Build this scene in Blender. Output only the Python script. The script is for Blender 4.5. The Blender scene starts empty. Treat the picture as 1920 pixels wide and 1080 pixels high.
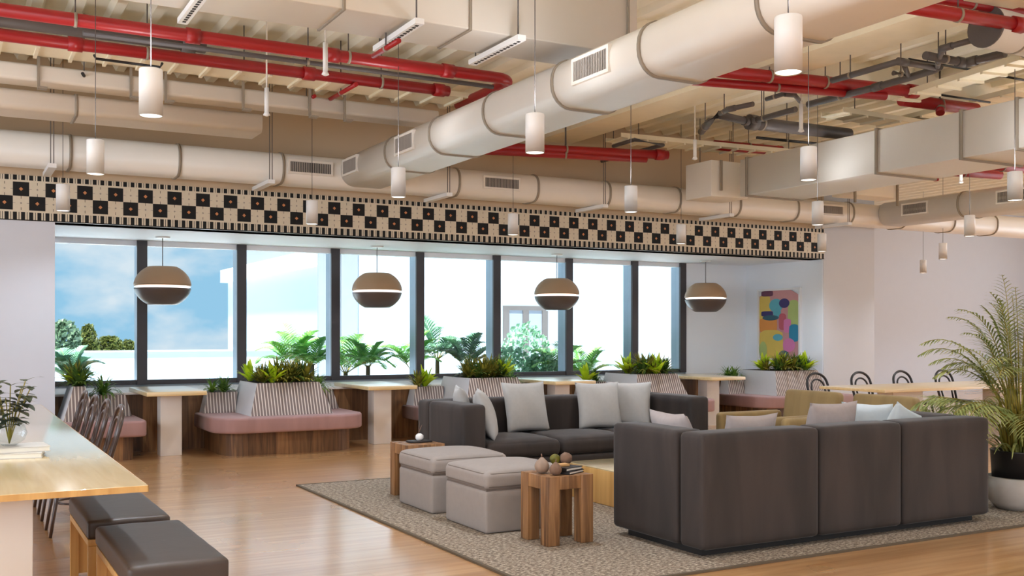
import bpy, bmesh, math, random
from mathutils import Vector, Matrix
random.seed(7)
C = bpy.context.scene.collection
PI = math.pi
H = 1.42            # camera height
YAW = math.radians(28.9)
SN, CS = math.sin(YAW), math.cos(YAW)

# ---------- measuring helpers: turn a pixel of the 1920x1080 photo into a point of the room ----------
def ray(px):
    u = (px - 960) / 1920.0
    return SN + u * CS, CS - u * SN
def P(px, py, z):
    v = (626 - py) / 1920.0
    d = (z - H) / v
    a, b = ray(px)
    return Vector((a * d, b * d, z))
def XatY(px, Y):
    a, b = ray(px)
    return Y * a / b

# ---------- materials ----------
def srgb(r, g, b):
    f = lambda c: (c / 255.0) / 12.92 if c / 255.0 <= .04045 else ((c / 255.0 + .055) / 1.055) ** 2.4
    return (f(r), f(g), f(b), 1)
MATS = {}
def base_mat(name):
    m = bpy.data.materials.new(name); m.use_nodes = True
    nt = m.node_tree
    return m, nt, nt.nodes['Principled BSDF']
def N(nt, t, **kw):
    n = nt.nodes.new(t)
    for k, v in kw.items():
        if k in n.inputs.keys(): n.inputs[k].default_value = v
        else: setattr(n, k, v)
    return n
def mixc(nt, fac, a, b, blend='MIX'):
    n = nt.nodes.new('ShaderNodeMix'); n.data_type = 'RGBA'; n.blend_type = blend
    for sock, v in ((n.inputs[0], fac), (n.inputs[6], a), (n.inputs[7], b)):
        if isinstance(v, bpy.types.NodeSocket): nt.links.new(v, sock)
        else: sock.default_value = v
    return n.outputs[2]
def coords(nt, scale=(1, 1, 1), rot=(0, 0, 0)):
    tc = nt.nodes.new('ShaderNodeTexCoord'); mp = nt.nodes.new('ShaderNodeMapping')
    mp.inputs['Scale'].default_value = scale; mp.inputs['Rotation'].default_value = rot
    nt.links.new(tc.outputs['Object'], mp.inputs['Vector'])
    return mp.outputs['Vector']
def bump(nt, bsdf, h, strength=.3, dist=.01):
    b = N(nt, 'ShaderNodeBump', Strength=strength, Distance=dist)
    nt.links.new(h, b.inputs['Height']); nt.links.new(b.outputs['Normal'], bsdf.inputs['Normal'])
def plain(name, col, rough=.5, metal=0, var=.08, scale=6, bmp=0, bscale=60, coat=0, sheen=0):
    """plain colour with a soft mottling, the colour the thing itself has"""
    m, nt, b = base_mat(name)
    n = N(nt, 'ShaderNodeTexNoise', Scale=scale, Detail=3)
    nt.links.new(coords(nt), n.inputs['Vector'])
    dark = tuple(c * (1 - var) for c in col[:3]) + (1,)
    lite = tuple(min(1, c * (1 + var)) for c in col[:3]) + (1,)
    nt.links.new(mixc(nt, n.outputs['Fac'], dark, lite), b.inputs['Base Color'])
    b.inputs['Roughness'].default_value = rough; b.inputs['Metallic'].default_value = metal
    if coat: b.inputs['Coat Weight'].default_value = coat; b.inputs['Coat Roughness'].default_value = .1
    if sheen:
        b.inputs['Sheen Weight'].default_value = sheen; b.inputs['Sheen Roughness'].default_value = .4
    if bmp:
        n2 = N(nt, 'ShaderNodeTexNoise', Scale=bscale, Detail=2)
        nt.links.new(coords(nt), n2.inputs['Vector']); bump(nt, b, n2.outputs['Fac'], bmp, .004)
    return m
def wood(name, c1, c2, axis='X', scale=1.0, rough=.35, strip=0):
    m, nt, b = base_mat(name)
    sc = {'X': (1, 14, 14), 'Y': (14, 1, 14), 'Z': (14, 14, 1)}[axis]
    n = N(nt, 'ShaderNodeTexNoise', Scale=1.6 * scale, Detail=6, Distortion=.6)
    nt.links.new(coords(nt, sc), n.inputs['Vector'])
    r = nt.nodes.new('ShaderNodeValToRGB'); r.color_ramp.elements[0].position = .3; r.color_ramp.elements[1].position = .72
    r.color_ramp.elements[0].color = c1; r.color_ramp.elements[1].color = c2
    nt.links.new(n.outputs['Fac'], r.inputs['Fac'])
    out = r.outputs['Color']
    if strip:   # glued staves
        v = N(nt, 'ShaderNodeTexVoronoi', Scale=strip); v.feature = 'F1'
        sc2 = {'X': (.15, 1, 1), 'Y': (1, .15, 1), 'Z': (1, 1, .03)}[axis]
        nt.links.new(coords(nt, sc2), v.inputs['Vector'])
        bw = nt.nodes.new('ShaderNodeRGBToBW'); nt.links.new(v.outputs['Color'], bw.inputs['Color'])
        rr = nt.nodes.new('ShaderNodeValToRGB'); rr.color_ramp.elements[0].color = (.55, .5, .48, 1); rr.color_ramp.elements[1].color = (1.25, 1.22, 1.2, 1)
        rr.color_ramp.elements[0].position = .2; rr.color_ramp.elements[1].position = .8
        nt.links.new(bw.outputs['Val'], rr.inputs['Fac'])
        out = mixc(nt, 1.0, out, rr.outputs['Color'], 'MULTIPLY')
    nt.links.new(out, b.inputs['Base Color'])
    b.inputs['Roughness'].default_value = rough
    if rough < .3: b.inputs['Coat Weight'].default_value = 1; b.inputs['Coat Roughness'].default_value = rough; b.inputs['Coat IOR'].default_value = 1.8
    bump(nt, b, n.outputs['Fac'], .08 if rough >= .3 else .01, .002)
    return m
def floor_mat():
    m, nt, b = base_mat('oak_planks')
    v = coords(nt)
    br = N(nt, 'ShaderNodeTexBrick', Scale=1.0)
    br.inputs['Brick Width'].default_value = 1.9; br.inputs['Row Height'].default_value = .15
    br.inputs['Mortar Size'].default_value = .0025; br.inputs['Mortar Smooth'].default_value = .2
    br.inputs['Color1'].default_value = (.78, .78, .78, 1); br.inputs['Color2'].default_value = (1.12, 1.1, 1.08, 1)
    br.inputs['Mortar'].default_value = (.45, .4, .36, 1); br.offset = .37
    nt.links.new(v, br.inputs['Vector'])
    n = N(nt, 'ShaderNodeTexNoise', Scale=2.2, Detail=7, Distortion=.3)
    nt.links.new(coords(nt, (.55, 9, 1)), n.inputs['Vector'])
    r = nt.nodes.new('ShaderNodeValToRGB')
    r.color_ramp.elements[0].position = .3; r.color_ramp.elements[1].position = .72
    r.color_ramp.elements[0].color = srgb(184, 130, 76); r.color_ramp.elements[1].color = srgb(216, 170, 116)
    nt.links.new(n.outputs['Fac'], r.inputs['Fac'])
    c = mixc(nt, .4, r.outputs['Color'], br.outputs['Color'], 'MULTIPLY')
    nt.links.new(c, b.inputs['Base Color'])
    n2 = N(nt, 'ShaderNodeTexNoise', Scale=.9, Detail=3)
    nt.links.new(v, n2.inputs['Vector'])
    mr = N(nt, 'ShaderNodeMapRange'); mr.inputs[3].default_value = .2; mr.inputs[4].default_value = .38
    nt.links.new(n2.outputs['Fac'], mr.inputs[0]); nt.links.new(mr.outputs[0], b.inputs['Roughness'])
    b.inputs['Coat Weight'].default_value = 1; b.inputs['Coat Roughness'].default_value = .2; b.inputs['Coat IOR'].default_value = 2.9
    bump(nt, b, br.outputs['Fac'], -.12, .002)
    return m
def stripe_mat():
    """upholstery with narrow upright channels, grey-mauve and cream"""
    m, nt, b = base_mat('striped_upholstery')
    tc = nt.nodes.new('ShaderNodeTexCoord'); sp = nt.nodes.new('ShaderNodeSeparateXYZ')
    nt.links.new(tc.outputs['Object'], sp.inputs[0])
    ge = nt.nodes.new('ShaderNodeNewGeometry'); sn = nt.nodes.new('ShaderNodeSeparateXYZ'); nt.links.new(ge.outputs['True Normal'], sn.inputs[0])
    ab = N(nt, 'ShaderNodeMath', operation='ABSOLUTE'); nt.links.new(sn.outputs[0], ab.inputs[0])
    gt = N(nt, 'ShaderNodeMath', operation='GREATER_THAN'); nt.links.new(ab.outputs[0], gt.inputs[0]); gt.inputs[1].default_value = .7
    a = nt.nodes.new('ShaderNodeMix'); nt.links.new(gt.outputs[0], a.inputs[0]); nt.links.new(sp.outputs[0], a.inputs[2]); nt.links.new(sp.outputs[1], a.inputs[3])
    w = N(nt, 'ShaderNodeMath', operation='MULTIPLY'); nt.links.new(a.outputs[0], w.inputs[0]); w.inputs[1].default_value = 2 * PI / .037
    s = N(nt, 'ShaderNodeMath', operation='SINE'); nt.links.new(w.outputs[0], s.inputs[0])
    r = nt.nodes.new('ShaderNodeValToRGB'); r.color_ramp.elements[0].position = .25; r.color_ramp.elements[1].position = .95
    r.color_ramp.elements[0].color = srgb(122, 108, 104); r.color_ramp.elements[1].color = srgb(214, 202, 192)
    nt.links.new(s.outputs[0], r.inputs['Fac'])
    nt.links.new(r.outputs['Color'], b.inputs['Base Color']); b.inputs['Roughness'].default_value = .85
    bump(nt, b, s.outputs[0], .35, .004)
    return m
def rug_mat():
    m, nt, b = base_mat('woven_rug')
    n = N(nt, 'ShaderNodeTexNoise', Scale=1, Detail=4, Roughness=.75); nt.links.new(coords(nt, (34, 66, 1)), n.inputs['Vector'])
    r = nt.nodes.new('ShaderNodeValToRGB')
    e = r.color_ramp.elements; e[0].position = .36; e[1].position = .66
    e[0].color = srgb(62, 50, 42); e[1].color = srgb(206, 194, 174); k = e.new(.5); k.color = srgb(136, 120, 104)
    nt.links.new(n.outputs['Fac'], r.inputs['Fac'])
    nt.links.new(r.outputs['Color'], b.inputs['Base Color']); b.inputs['Roughness'].default_value = .95
    w = N(nt, 'ShaderNodeTexWave', Scale=14, Distortion=1.5); w.bands_direction = 'Y'; nt.links.new(coords(nt), w.inputs['Vector'])
    bump(nt, b, w.outputs['Fac'], .5, .006)
    return m
def velvet(name, col, var=.16):
    m, nt, b = base_mat(name)
    n = N(nt, 'ShaderNodeTexNoise', Scale=1.1, Detail=4, Distortion=.5); nt.links.new(coords(nt, (5, 5, .9)), n.inputs['Vector'])
    dark = tuple(c * (1 - var) for c in col[:3]) + (1,); lite = tuple(c * (1 + var) for c in col[:3]) + (1,)
    mr = N(nt, 'ShaderNodeMapRange'); mr.inputs[1].default_value = .36; mr.inputs[2].default_value = .64; nt.links.new(n.outputs['Fac'], mr.inputs[0])
    nt.links.new(mixc(nt, mr.outputs[0], dark, lite), b.inputs['Base Color'])
    b.inputs['Roughness'].default_value = .75
    b.inputs['Sheen Weight'].default_value = .12; b.inputs['Sheen Roughness'].default_value = .35
    n2 = N(nt, 'ShaderNodeTexNoise', Scale=90, Detail=1); nt.links.new(coords(nt), n2.inputs['Vector'])
    bump(nt, b, n2.outputs['Fac'], .06, .003)
    return m
def emit(name, col, s):
    m, nt, b = base_mat(name)
    b.inputs['Base Color'].default_value = col; b.inputs['Emission Color'].default_value = col; b.inputs['Emission Strength'].default_value = s
    return m
def glass_mat(name='clear_glass', tint=(.93, .97, .98, 1), mixf=.1):
    m = bpy.data.materials.new(name); m.use_nodes = True; nt = m.node_tree; nt.nodes.clear()
    o = nt.nodes.new('ShaderNodeOutputMaterial'); t = nt.nodes.new('ShaderNodeBsdfTransparent'); g = nt.nodes.new('ShaderNodeBsdfGlossy')
    t.inputs[0].default_value = tint; g.inputs['Roughness'].default_value = .03
    mx = nt.nodes.new('ShaderNodeMixShader'); fr = N(nt, 'ShaderNodeLayerWeight', Blend=.25); pw = N(nt, 'ShaderNodeMath', operation='MULTIPLY'); nt.links.new(fr.outputs['Facing'], pw.inputs[0]); pw.inputs[1].default_value = mixf
    nt.links.new(pw.outputs[0], mx.inputs[0])
    nt.links.new(t.outputs[0], mx.inputs[1]); nt.links.new(g.outputs[0], mx.inputs[2]); nt.links.new(mx.outputs[0], o.inputs[0])
    return m
def leafm(name, c1, c2, rough=.45):
    m, nt, b = base_mat(name)
    n = N(nt, 'ShaderNodeTexNoise', Scale=9, Detail=2); nt.links.new(coords(nt), n.inputs['Vector'])
    r = nt.nodes.new('ShaderNodeValToRGB'); r.color_ramp.elements[0].position = .35; r.color_ramp.elements[1].position = .68
    r.color_ramp.elements[0].color = c1; r.color_ramp.elements[1].color = c2
    nt.links.new(n.outputs['Fac'], r.inputs['Fac']); nt.links.new(r.outputs['Color'], b.inputs['Base Color'])
    b.inputs['Roughness'].default_value = rough
    tr = nt.nodes.new('ShaderNodeBsdfTranslucent'); nt.links.new(r.outputs['Color'], tr.inputs['Color'])
    mx = nt.nodes.new('ShaderNodeMixShader'); mx.inputs[0].default_value = .4
    nt.links.new(b.outputs[0], mx.inputs[1]); nt.links.new(tr.outputs[0], mx.inputs[2])
    nt.links.new(mx.outputs[0], nt.nodes['Material Output'].inputs['Surface'])
    return m
M = dict(
    bay=plain('bright_white_paint', srgb(240, 244, 250), .6, var=.01),
    wall=plain('white_wall_paint', srgb(206, 209, 219), .7, var=.02),
    upper=plain('tan_upper_wall_paint', srgb(200, 178, 150), .8, var=.05, scale=2),
    ceil=plain('cream_deck_paint', srgb(250, 244, 226), .8, var=.06, scale=3),
    duct=plain('white_duct_paint', srgb(234, 227, 217), .42, var=.03, scale=4),
    ductband=plain('duct_band_grey', srgb(150, 138, 122), .5),
    cream=plain('cream_service_paint', srgb(238, 228, 202), .6, var=.06),
    red=plain('red_pipe_paint', srgb(158, 22, 26), .38, var=.1),
    grey=plain('dark_grey_pipe', srgb(88, 82, 80), .5, var=.12),
    black=plain('black_metal', srgb(28, 25, 25), .4),
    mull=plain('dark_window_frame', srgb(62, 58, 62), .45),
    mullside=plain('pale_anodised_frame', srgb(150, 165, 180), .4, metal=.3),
    white=plain('white_lacquer', srgb(238, 238, 238), .4, var=.01),
    floor=floor_mat(), rug=rug_mat(), rugedge=plain('rug_binding', srgb(92, 80, 64), .9),
    sofa=velvet('charcoal_velvet', srgb(48, 40, 37), .28),
    sofabase=plain('black_plinth', srgb(30, 27, 26), .7),
    ott=plain('greige_linen', srgb(152, 143, 138), .9, var=.07, scale=20, bmp=.15, bscale=160),
    ottpipe=plain('piping_cord', srgb(112, 101, 94), .8),
    pillow=plain('light_grey_linen', srgb(178, 176, 174), .9, var=.06, scale=30, bmp=.15, bscale=140),
    pillow2=plain('mauve_grey_linen', srgb(160, 150, 148), .9, var=.08, scale=30, bmp=.15, bscale=140),
    pillow3=plain('cool_grey_linen', srgb(186, 194, 198), .9, var=.06, scale=30, bmp=.15, bscale=140),
    mustard=velvet('mustard_velvet', srgb(144, 120, 78), .12),
    pink=velvet('dusty_pink_velvet', srgb(160, 124, 121), .08),
    stripe=stripe_mat(), stripeglare=plain('upholstery_side_glare', srgb(206, 206, 210), .85, var=.04, scale=30),  # second one: window glare painted onto the planters' side faces
    column=plain('column_paint', srgb(198, 200, 206), .7, var=.02),
    walnut=wood('walnut_panel', srgb(96, 66, 40), srgb(150, 110, 70), 'Z', 1.2, .5, strip=9),
    acacia=wood('striped_acacia', srgb(116, 80, 48), srgb(168, 126, 84), 'Z', 1.2, .45, strip=26),
    oaktop=wood('oak_table_top', srgb(214, 190, 144), srgb(232, 212, 170), 'Y', .8, .16),
    oak=wood('oak_edge', srgb(196, 148, 84), srgb(220, 176, 110), 'Z', .8, .45),
    oakx=wood('pale_oak', srgb(210, 178, 120), srgb(230, 202, 150), 'X', .8, .28),
    plaster=plain('white_pedestal', srgb(228, 222, 216), .6, var=.03),
    leather=plain('dark_brown_leather', srgb(62, 50, 43), .42, var=.12, scale=5, bmp=.2, bscale=14),
    bent=plain('dark_bentwood', srgb(58, 40, 34), .28, coat=.4),
    bentblack=plain('black_bentwood', srgb(30, 27, 28), .35),
    bronze=plain('bronze_shade', srgb(168, 136, 104), .5, metal=.0, var=.04),
    brown=plain('brown_shade', srgb(88, 72, 64), .4, var=.05),
    lens=emit('lamp_lens', (1, .93, .85, 1), 2.2), inner=emit('lamp_inner_glow', (1, .93, .88, 1), .9),
    tileb=plain('black_tile', srgb(8, 6, 6), .8), tilec=plain('cream_tile', srgb(212, 200, 178), .4, var=.05, scale=20),
    tileo=plain('orange_inlay', srgb(196, 128, 78), .4, var=.2, scale=30), tileg=plain('grey_inlay', srgb(150, 140, 130), .4),
    slot=plain('dark_slot', srgb(40, 36, 34), .7), grille=plain('grille_grey', srgb(168, 160, 152), .5),
    glass=glass_mat(), vase=glass_mat('vase_glass', (.9, .94, .95, 1), .5),
    concrete=plain('pale_concrete', srgb(196, 190, 184), .8, var=.15, scale=9, bmp=.2, bscale=30),
    soil=plain('potting_soil', srgb(48, 36, 28), .95, var=.3, scale=40),
    dgreen=leafm('dark_leaf', srgb(46, 78, 34), srgb(120, 150, 62)), lime=leafm('lime_leaf', srgb(160, 196, 20), srgb(220, 234, 60)),
    croton=leafm('croton_leaf', srgb(84, 88, 30), srgb(176, 164, 66)), green=leafm('mid_leaf', srgb(60, 104, 40), srgb(140, 168, 62)),
    palm=leafm('palm_leaf', srgb(112, 128, 66), srgb(200, 204, 132)), palmstem=leafm('palm_stem', srgb(150, 140, 50), srgb(196, 176, 84)),
    outgreen=leafm('terrace_leaf', srgb(96, 164, 84), srgb(168, 214, 124)), outdark=leafm('terrace_dark_leaf', srgb(52, 96, 72), srgb(104, 150, 104)),
    outblue=leafm('terrace_blue_leaf', srgb(104, 156, 126), srgb(164, 202, 172)),
    tree=leafm('tree_leaf', srgb(56, 70, 34), srgb(112, 116, 56)), trunk=plain('bark', srgb(120, 100, 78), .9),
    oliveleaf=leafm('sprig_leaf', srgb(50, 62, 48), srgb(104, 112, 92)),
    book=plain('pale_book_cloth', srgb(206, 202, 196), .6), page=plain('paper', srgb(236, 232, 222), .8),
    darkbook=plain('black_book_cloth', srgb(34, 32, 34), .5), husk=plain('dried_husk', srgb(122, 94, 76), .8, var=.3, scale=18, bmp=.4, bscale=30),
    shell=plain('pale_husk', srgb(148, 126, 110), .7, var=.3, scale=14), cherry=plain('tan_wood_block', srgb(196, 152, 100), .5),
    treeblue=leafm('pale_tree_leaf', srgb(70, 96, 78), srgb(112, 136, 104)),
    outwall=plain('white_render', srgb(158, 170, 180), .8, var=.02), outfloor=plain('terrace_paving', srgb(214, 228, 240), .7),
    outgrey=plain('grey_cladding', srgb(126, 132, 142), .6), field=plain('meadow', srgb(120, 140, 80), .9),
)

# ---------- mesh building ----------
class MB:
    def __init__(self): self.bm = bmesh.new(); self.mi = 0
    def face(self, pts, mi=None):
        try:
            f = self.bm.faces.new([self.bm.verts.new(p) for p in pts]); f.material_index = self.mi if mi is None else mi; return f
        except ValueError: return None
    def merge(self, src, mat=None, smooth=False):
        off = {}
        for v in src.verts: off[v] = self.bm.verts.new((mat @ v.co) if mat else v.co)
        for f in src.faces:
            g = self.bm.faces.new([off[v] for v in f.verts]); g.material_index = self.mi; g.smooth = f.smooth or smooth
        src.free()
    def box(self, x0, x1, y0, y1, z0, z1, bev=0, seg=2, mat=None):
        b = bmesh.new(); bmesh.ops.create_cube(b, size=1)
        for v in b.verts:
            v.co = Vector(((x0 + x1) / 2 + v.co.x * (x1 - x0), (y0 + y1) / 2 + v.co.y * (y1 - y0), (z0 + z1) / 2 + v.co.z * (z1 - z0)))
        if bev:
            bmesh.ops.bevel(b, geom=b.edges[:], offset=bev, segments=seg, affect='EDGES', profile=.6)
            for f in b.faces: f.smooth = True
        self.merge(b, mat); return self
    def soft(self, x0, x1, y0, y1, z0, z1, r=.04, n=14, crown=0, crownb=0, wr=0, mat=None, seed=0):
        """rounded upholstered block, optionally crowned on top, with slight wrinkles"""
        b = bmesh.new(); bmesh.ops.create_cube(b, size=2)
        bmesh.ops.subdivide_edges(b, edges=b.edges[:], cuts=n, use_grid_fill=True)
        h = Vector(((x1 - x0) / 2, (y1 - y0) / 2, (z1 - z0) / 2)); c = Vector(((x0 + x1) / 2, (y0 + y1) / 2, (z0 + z1) / 2))
        def warp(t): # concentrate vertices near the edges
            return math.copysign(1 - (1 - abs(t)) ** 1.8, t) if abs(t) < 1 else t
        for v in b.verts:
            p = Vector([warp(v.co[i]) * h[i] for i in range(3)])
            q = Vector([max(-(h[i] - r), min(h[i] - r, p[i])) for i in range(3)])
            d = p - q
            p2 = q + d.normalized() * r if d.length > 1e-6 else p
            if d.length > 1e-6:
                k = [abs(abs(p[i]) - h[i]) < 1e-5 for i in range(3)]
                if sum(k) == 1:
                    i = k.index(True); inner = all(abs(p[j]) <= h[j] - r + 1e-6 for j in range(3) if j != i)
                    if inner: p2 = p
            fx, fy = max(0, 1 - (p.x / h.x) ** 2), max(0, 1 - (p.y / h.y) ** 2)
            if p.z > 0: p2.z += crown * (fx * fy) ** .6
            if crownb:
                fz = max(0, 1 - (p.z / h.z) ** 2); p2.y += math.copysign(crownb * (fx * fz) ** .7, p.y) if abs(p.y) > h.y * .8 else 0
            if wr:
                p2.z += wr * math.sin(p.x * 23 + p.y * 11 + seed) * math.cos(p.y * 17 - p.x * 5 + seed) * (1 if p.z > 0 else 0)
            v.co = p2 + c
        for f in b.faces: f.smooth = True
        self.merge(b, mat); return self
    def tube(self, pts, r, n=10, closed=False, caps=True, flat=1.0):
        pts = [Vector(p) for p in pts]; m = len(pts); rings = []
        up = Vector((0, 0, 1)); prev = None
        for i, p in enumerate(pts):
            if closed: t = (pts[(i + 1) % m] - pts[i - 1])
            else: t = (pts[min(i + 1, m - 1)] - pts[max(i - 1, 0)])
            t.normalize()
            if prev is None:
                a = t.cross(up if abs(t.z) < .9 else Vector((1, 0, 0))).normalized()
            else:
                a = prev - t * prev.dot(t)
                a = a.normalized() if a.length > 1e-5 else t.cross(up).normalized()
            prev = a; bb = t.cross(a)
            rr = r[i] if isinstance(r, (list, tuple)) else r
            rings.append([self.bm.verts.new(p + (a * math.cos(2 * PI * k / n) + bb * math.sin(2 * PI * k / n) * flat) * rr) for k in range(n)])
        L = m if closed else m - 1
        for i in range(L):
            A, B = rings[i], rings[(i + 1) % m]
            for k in range(n):
                f = self.bm.faces.new((A[k], A[(k + 1) % n], B[(k + 1) % n], B[k])); f.smooth = True; f.material_index = self.mi
        if caps and not closed:
            for R_ in (list(reversed(rings[0])), rings[-1]):
                f = self.bm.faces.new(R_); f.material_index = self.mi
        return self
    def lathe(self, prof, n=32, c=(0, 0, 0), smooth=True, lobes=0, amp=0):
        rings = []
        for (r, z) in prof:
            rings.append([self.bm.verts.new((c[0] + (r * (1 + amp * abs(math.sin(lobes * PI * k / n)))) * math.cos(2 * PI * k / n), c[1] + (r * (1 + amp * abs(math.sin(lobes * PI * k / n)))) * math.sin(2 * PI * k / n), c[2] + z)) for k in range(n)])
        for A, B in zip(rings, rings[1:]):
            for k in range(n):
                f = self.bm.faces.new((A[k], A[(k + 1) % n], B[(k + 1) % n], B[k])); f.smooth = smooth; f.material_index = self.mi
        for R_, rev in ((rings[0], True), (rings[-1], False)):
            f = self.bm.faces.new(list(reversed(R_)) if rev else R_); f.material_index = self.mi
        return self
    def sweep(self, sec, a, b, mi=None):
        """closed 2D section (list of (u,z)) swept from a to b; a,b are points, section u is horizontal across the run"""
        a, b = Vector(a), Vector(b); t = (b - a).normalized(); s = Vector((t.y, -t.x, 0)).normalized()
        A = [self.bm.verts.new(a + s * u + Vector((0, 0, z))) for u, z in sec]
        B = [self.bm.verts.new(b + s * u + Vector((0, 0, z))) for u, z in sec]
        n = len(sec); mi = self.mi if mi is None else mi
        for k in range(n):
            f = self.bm.faces.new((A[k], A[(k + 1) % n], B[(k + 1) % n], B[k])); f.smooth = True; f.material_index = mi
        for R_ in (A, list(reversed(B))):
            f = self.bm.faces.new(R_); f.material_index = mi
        return self
    def prism(self, poly, z0, z1, bev=0, seg=3):
        b = bmesh.new()
        f = b.faces.new([b.verts.new((x, y, z0)) for x, y in poly])
        r = bmesh.ops.extrude_face_region(b, geom=[f])
        for v in [g for g in r['geom'] if isinstance(g, bmesh.types.BMVert)]: v.co.z = z1
        if bev:
            hor = [e for e in b.edges if abs(e.verts[0].co.z - e.verts[1].co.z) < 1e-6]
            bmesh.ops.bevel(b, geom=hor, offset=bev, segments=seg, affect='EDGES', profile=.6)
            for g in b.faces: g.smooth = abs(g.normal.z) < .95
        bmesh.ops.recalc_face_normals(b, faces=b.faces[:])
        self.merge(b); return self
    def frustum(self, lo, hi, z0, z1):
        (a0, a1, b0, b1), (c0, c1, d0, d1) = lo, hi
        L = [self.bm.verts.new(p) for p in ((a0, b0, z0), (a1, b0, z0), (a1, b1, z0), (a0, b1, z0))]
        U = [self.bm.verts.new(p) for p in ((c0, d0, z1), (c1, d0, z1), (c1, d1, z1), (c0, d1, z1))]
        for k in range(4):
            f = self.bm.faces.new((L[k], L[(k + 1) % 4], U[(k + 1) % 4], U[k])); f.material_index = self.mi
        self.bm.faces.new(list(reversed(L))).material_index = self.mi; self.bm.faces.new(U).material_index = self.mi
        return self
    def leaf(self, base, direction, L, w, droop=.5, up=None, seg=5, fold=.0, tipw=0.05, shape=1.0):
        """arching blade"""
        d = Vector(direction).normalized(); side = d.cross(Vector((0, 0, 1)))
        if side.length < .05: side = Vector((math.cos(L * 99), math.sin(L * 99), 0))
        side.normalize(); p = Vector(base); prev = None
        step = L / seg
        for i in range(seg + 1):
            t = i / seg
            ww = w * (math.sin(PI * min(1, (t * .85 + .12)) ** shape) + tipw) * .5
            nrm = side.cross(d)
            a, b_ = self.bm.verts.new(p - side * ww + nrm * ww * fold), self.bm.verts.new(p + side * ww + nrm * ww * fold)
            if prev:
                f = self.bm.faces.new((prev[0], prev[1], b_, a)); f.smooth = True; f.material_index = self.mi
            prev = (a, b_)
            p = p + d * step
            d = (d + Vector((0, 0, -droop * step / L * 1.6))).normalized()
        return self
    def out(self, name, mat, parent=None, recalc=True, **tags):
        if recalc: bmesh.ops.recalc_face_normals(self.bm, faces=self.bm.faces[:])
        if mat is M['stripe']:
            mat = [M['stripe'], M['stripeglare']]
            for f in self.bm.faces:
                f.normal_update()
                if abs(f.normal.x) > .7: f.material_index = 1  # sides painted pale, as if window light washed out the stripes
        me = bpy.data.meshes.new(name); self.bm.to_mesh(me); self.bm.free()
        for m in (mat if isinstance(mat, (list, tuple)) else [mat]): me.materials.append(m)
        o = bpy.data.objects.new(name, me); C.objects.link(o)
        if parent: o.parent = parent
        else:
            xs = [v.co for v in me.vertices]
            c = Vector(((min(v.x for v in xs) + max(v.x for v in xs)) / 2, (min(v.y for v in xs) + max(v.y for v in xs)) / 2, min(v.z for v in xs)))
            me.transform(Matrix.Translation(-c)); o.location = c
        for k, v in tags.items(): o[k] = v
        return o
def rrect(x0, x1, y0, y1, r, n=6, corners=(1, 1, 1, 1)):
    pts = []
    for (cx, cy, a0, on) in ((x1 - r, y1 - r, 0, corners[0]), (x0 + r, y1 - r, 90, corners[1]), (x0 + r, y0 + r, 180, corners[2]), (x1 - r, y0 + r, 270, corners[3])):
        if on:
            for k in range(n + 1):
                a = math.radians(a0 + 90 * k / n); pts.append((cx + r * math.cos(a), cy + r * math.sin(a)))
        else:
            a = math.radians(a0 + 45); pts.append((cx + math.copysign(r, math.cos(a)), cy + math.copysign(r, math.sin(a))))
    return pts
def thing(name, label, cat, loc=(0, 0, 0), rz=0, group=None):
    o = bpy.data.objects.new(name, None); C.objects.link(o); o.empty_display_size = .1
    o.location = loc; o.rotation_euler = (0, 0, rz); o['label'] = label; o['category'] = cat
    if group: o['group'] = group
    return o
def tag(o, label, cat, group=None, kind=None):
    o['label'] = label; o['category'] = cat
    if group: o['group'] = group
    if kind: o['kind'] = kind
    return o
def struct(name, mb, m, parent=None):
    o = mb.out(name, m, parent)
    if not parent: o['kind'] = 'structure'
    return o
def dup(root, loc, rz=None, label=None, group=None, scale=None):
    r = root.copy(); C.objects.link(r); r.location = loc
    if rz is not None: r.rotation_euler = (0, 0, rz)
    if label: r['label'] = label
    if group: r['group'] = group
    if scale: r.scale = (scale,) * 3 if not isinstance(scale, tuple) else scale
    for ch in list(root.children):
        c = ch.copy(); C.objects.link(c); c.parent = r
        for g in ch.children:
            d = g.copy(); C.objects.link(d); d.parent = c
    return r
ORD = ['first', 'second', 'third', 'fourth', 'fifth', 'sixth', 'seventh', 'eighth', 'ninth', 'tenth', 'eleventh', 'twelfth']

# =====================================================================================
# THE ROOM
# =====================================================================================
YW = 12.5     # plane of the bulkhead and the flanking wall pieces
YG = 14.4     # window wall
XR = 12.87    # right side wall of the window bay
XL = 1.06     # left end of the window bay
ZC = 4.5      # concrete deck
ZB = 2.67     # bay ceiling
XMIN, XMAX, YMIN = -5.0, 26.0, -6.0
struct('floor', MB().box(XMIN, XMAX, YMIN, 17.2, -.1, 0), M['floor'])
def ceiling():
    mb = MB()
    mb.box(XMIN, XMAX, YMIN, 14.7, ZC, ZC + .2).box(XR, XMAX, 14.7, 17.2, ZC, ZC + .2)
    # ribbed steel deck: ribs along Y
    x = XMIN + .2
    while x < 22:
        mb.frustum((x + .04, x + .13, YMIN, 12.5 if x < 14 else 17), (x, x + .17, YMIN, 12.5 if x < 14 else 17), ZC - .06, ZC + .01); x += .34
    for y0 in (1.2, 5.3, 8.15, 12.6):
        if y0 < 12: mb.box(XMIN, XMAX, y0, y0 + .28, ZC - .32, ZC)
    return struct('ceiling', mb, M['ceil'])
ceiling()
struct('wall_front_left', MB().box(XMIN, XL, YW, YG + .3, 0, 3.17), M['wall'])
struct('wall_above_bay', MB().box(XMIN, XR + .001, YW, YW + .3, 3.17, ZC), M['upper'])
def column():
    mb = MB().box(XR, 14.07, YW, 17.0, 0, ZC)
    return struct('wall_column', mb, M['column'])
column()
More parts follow.
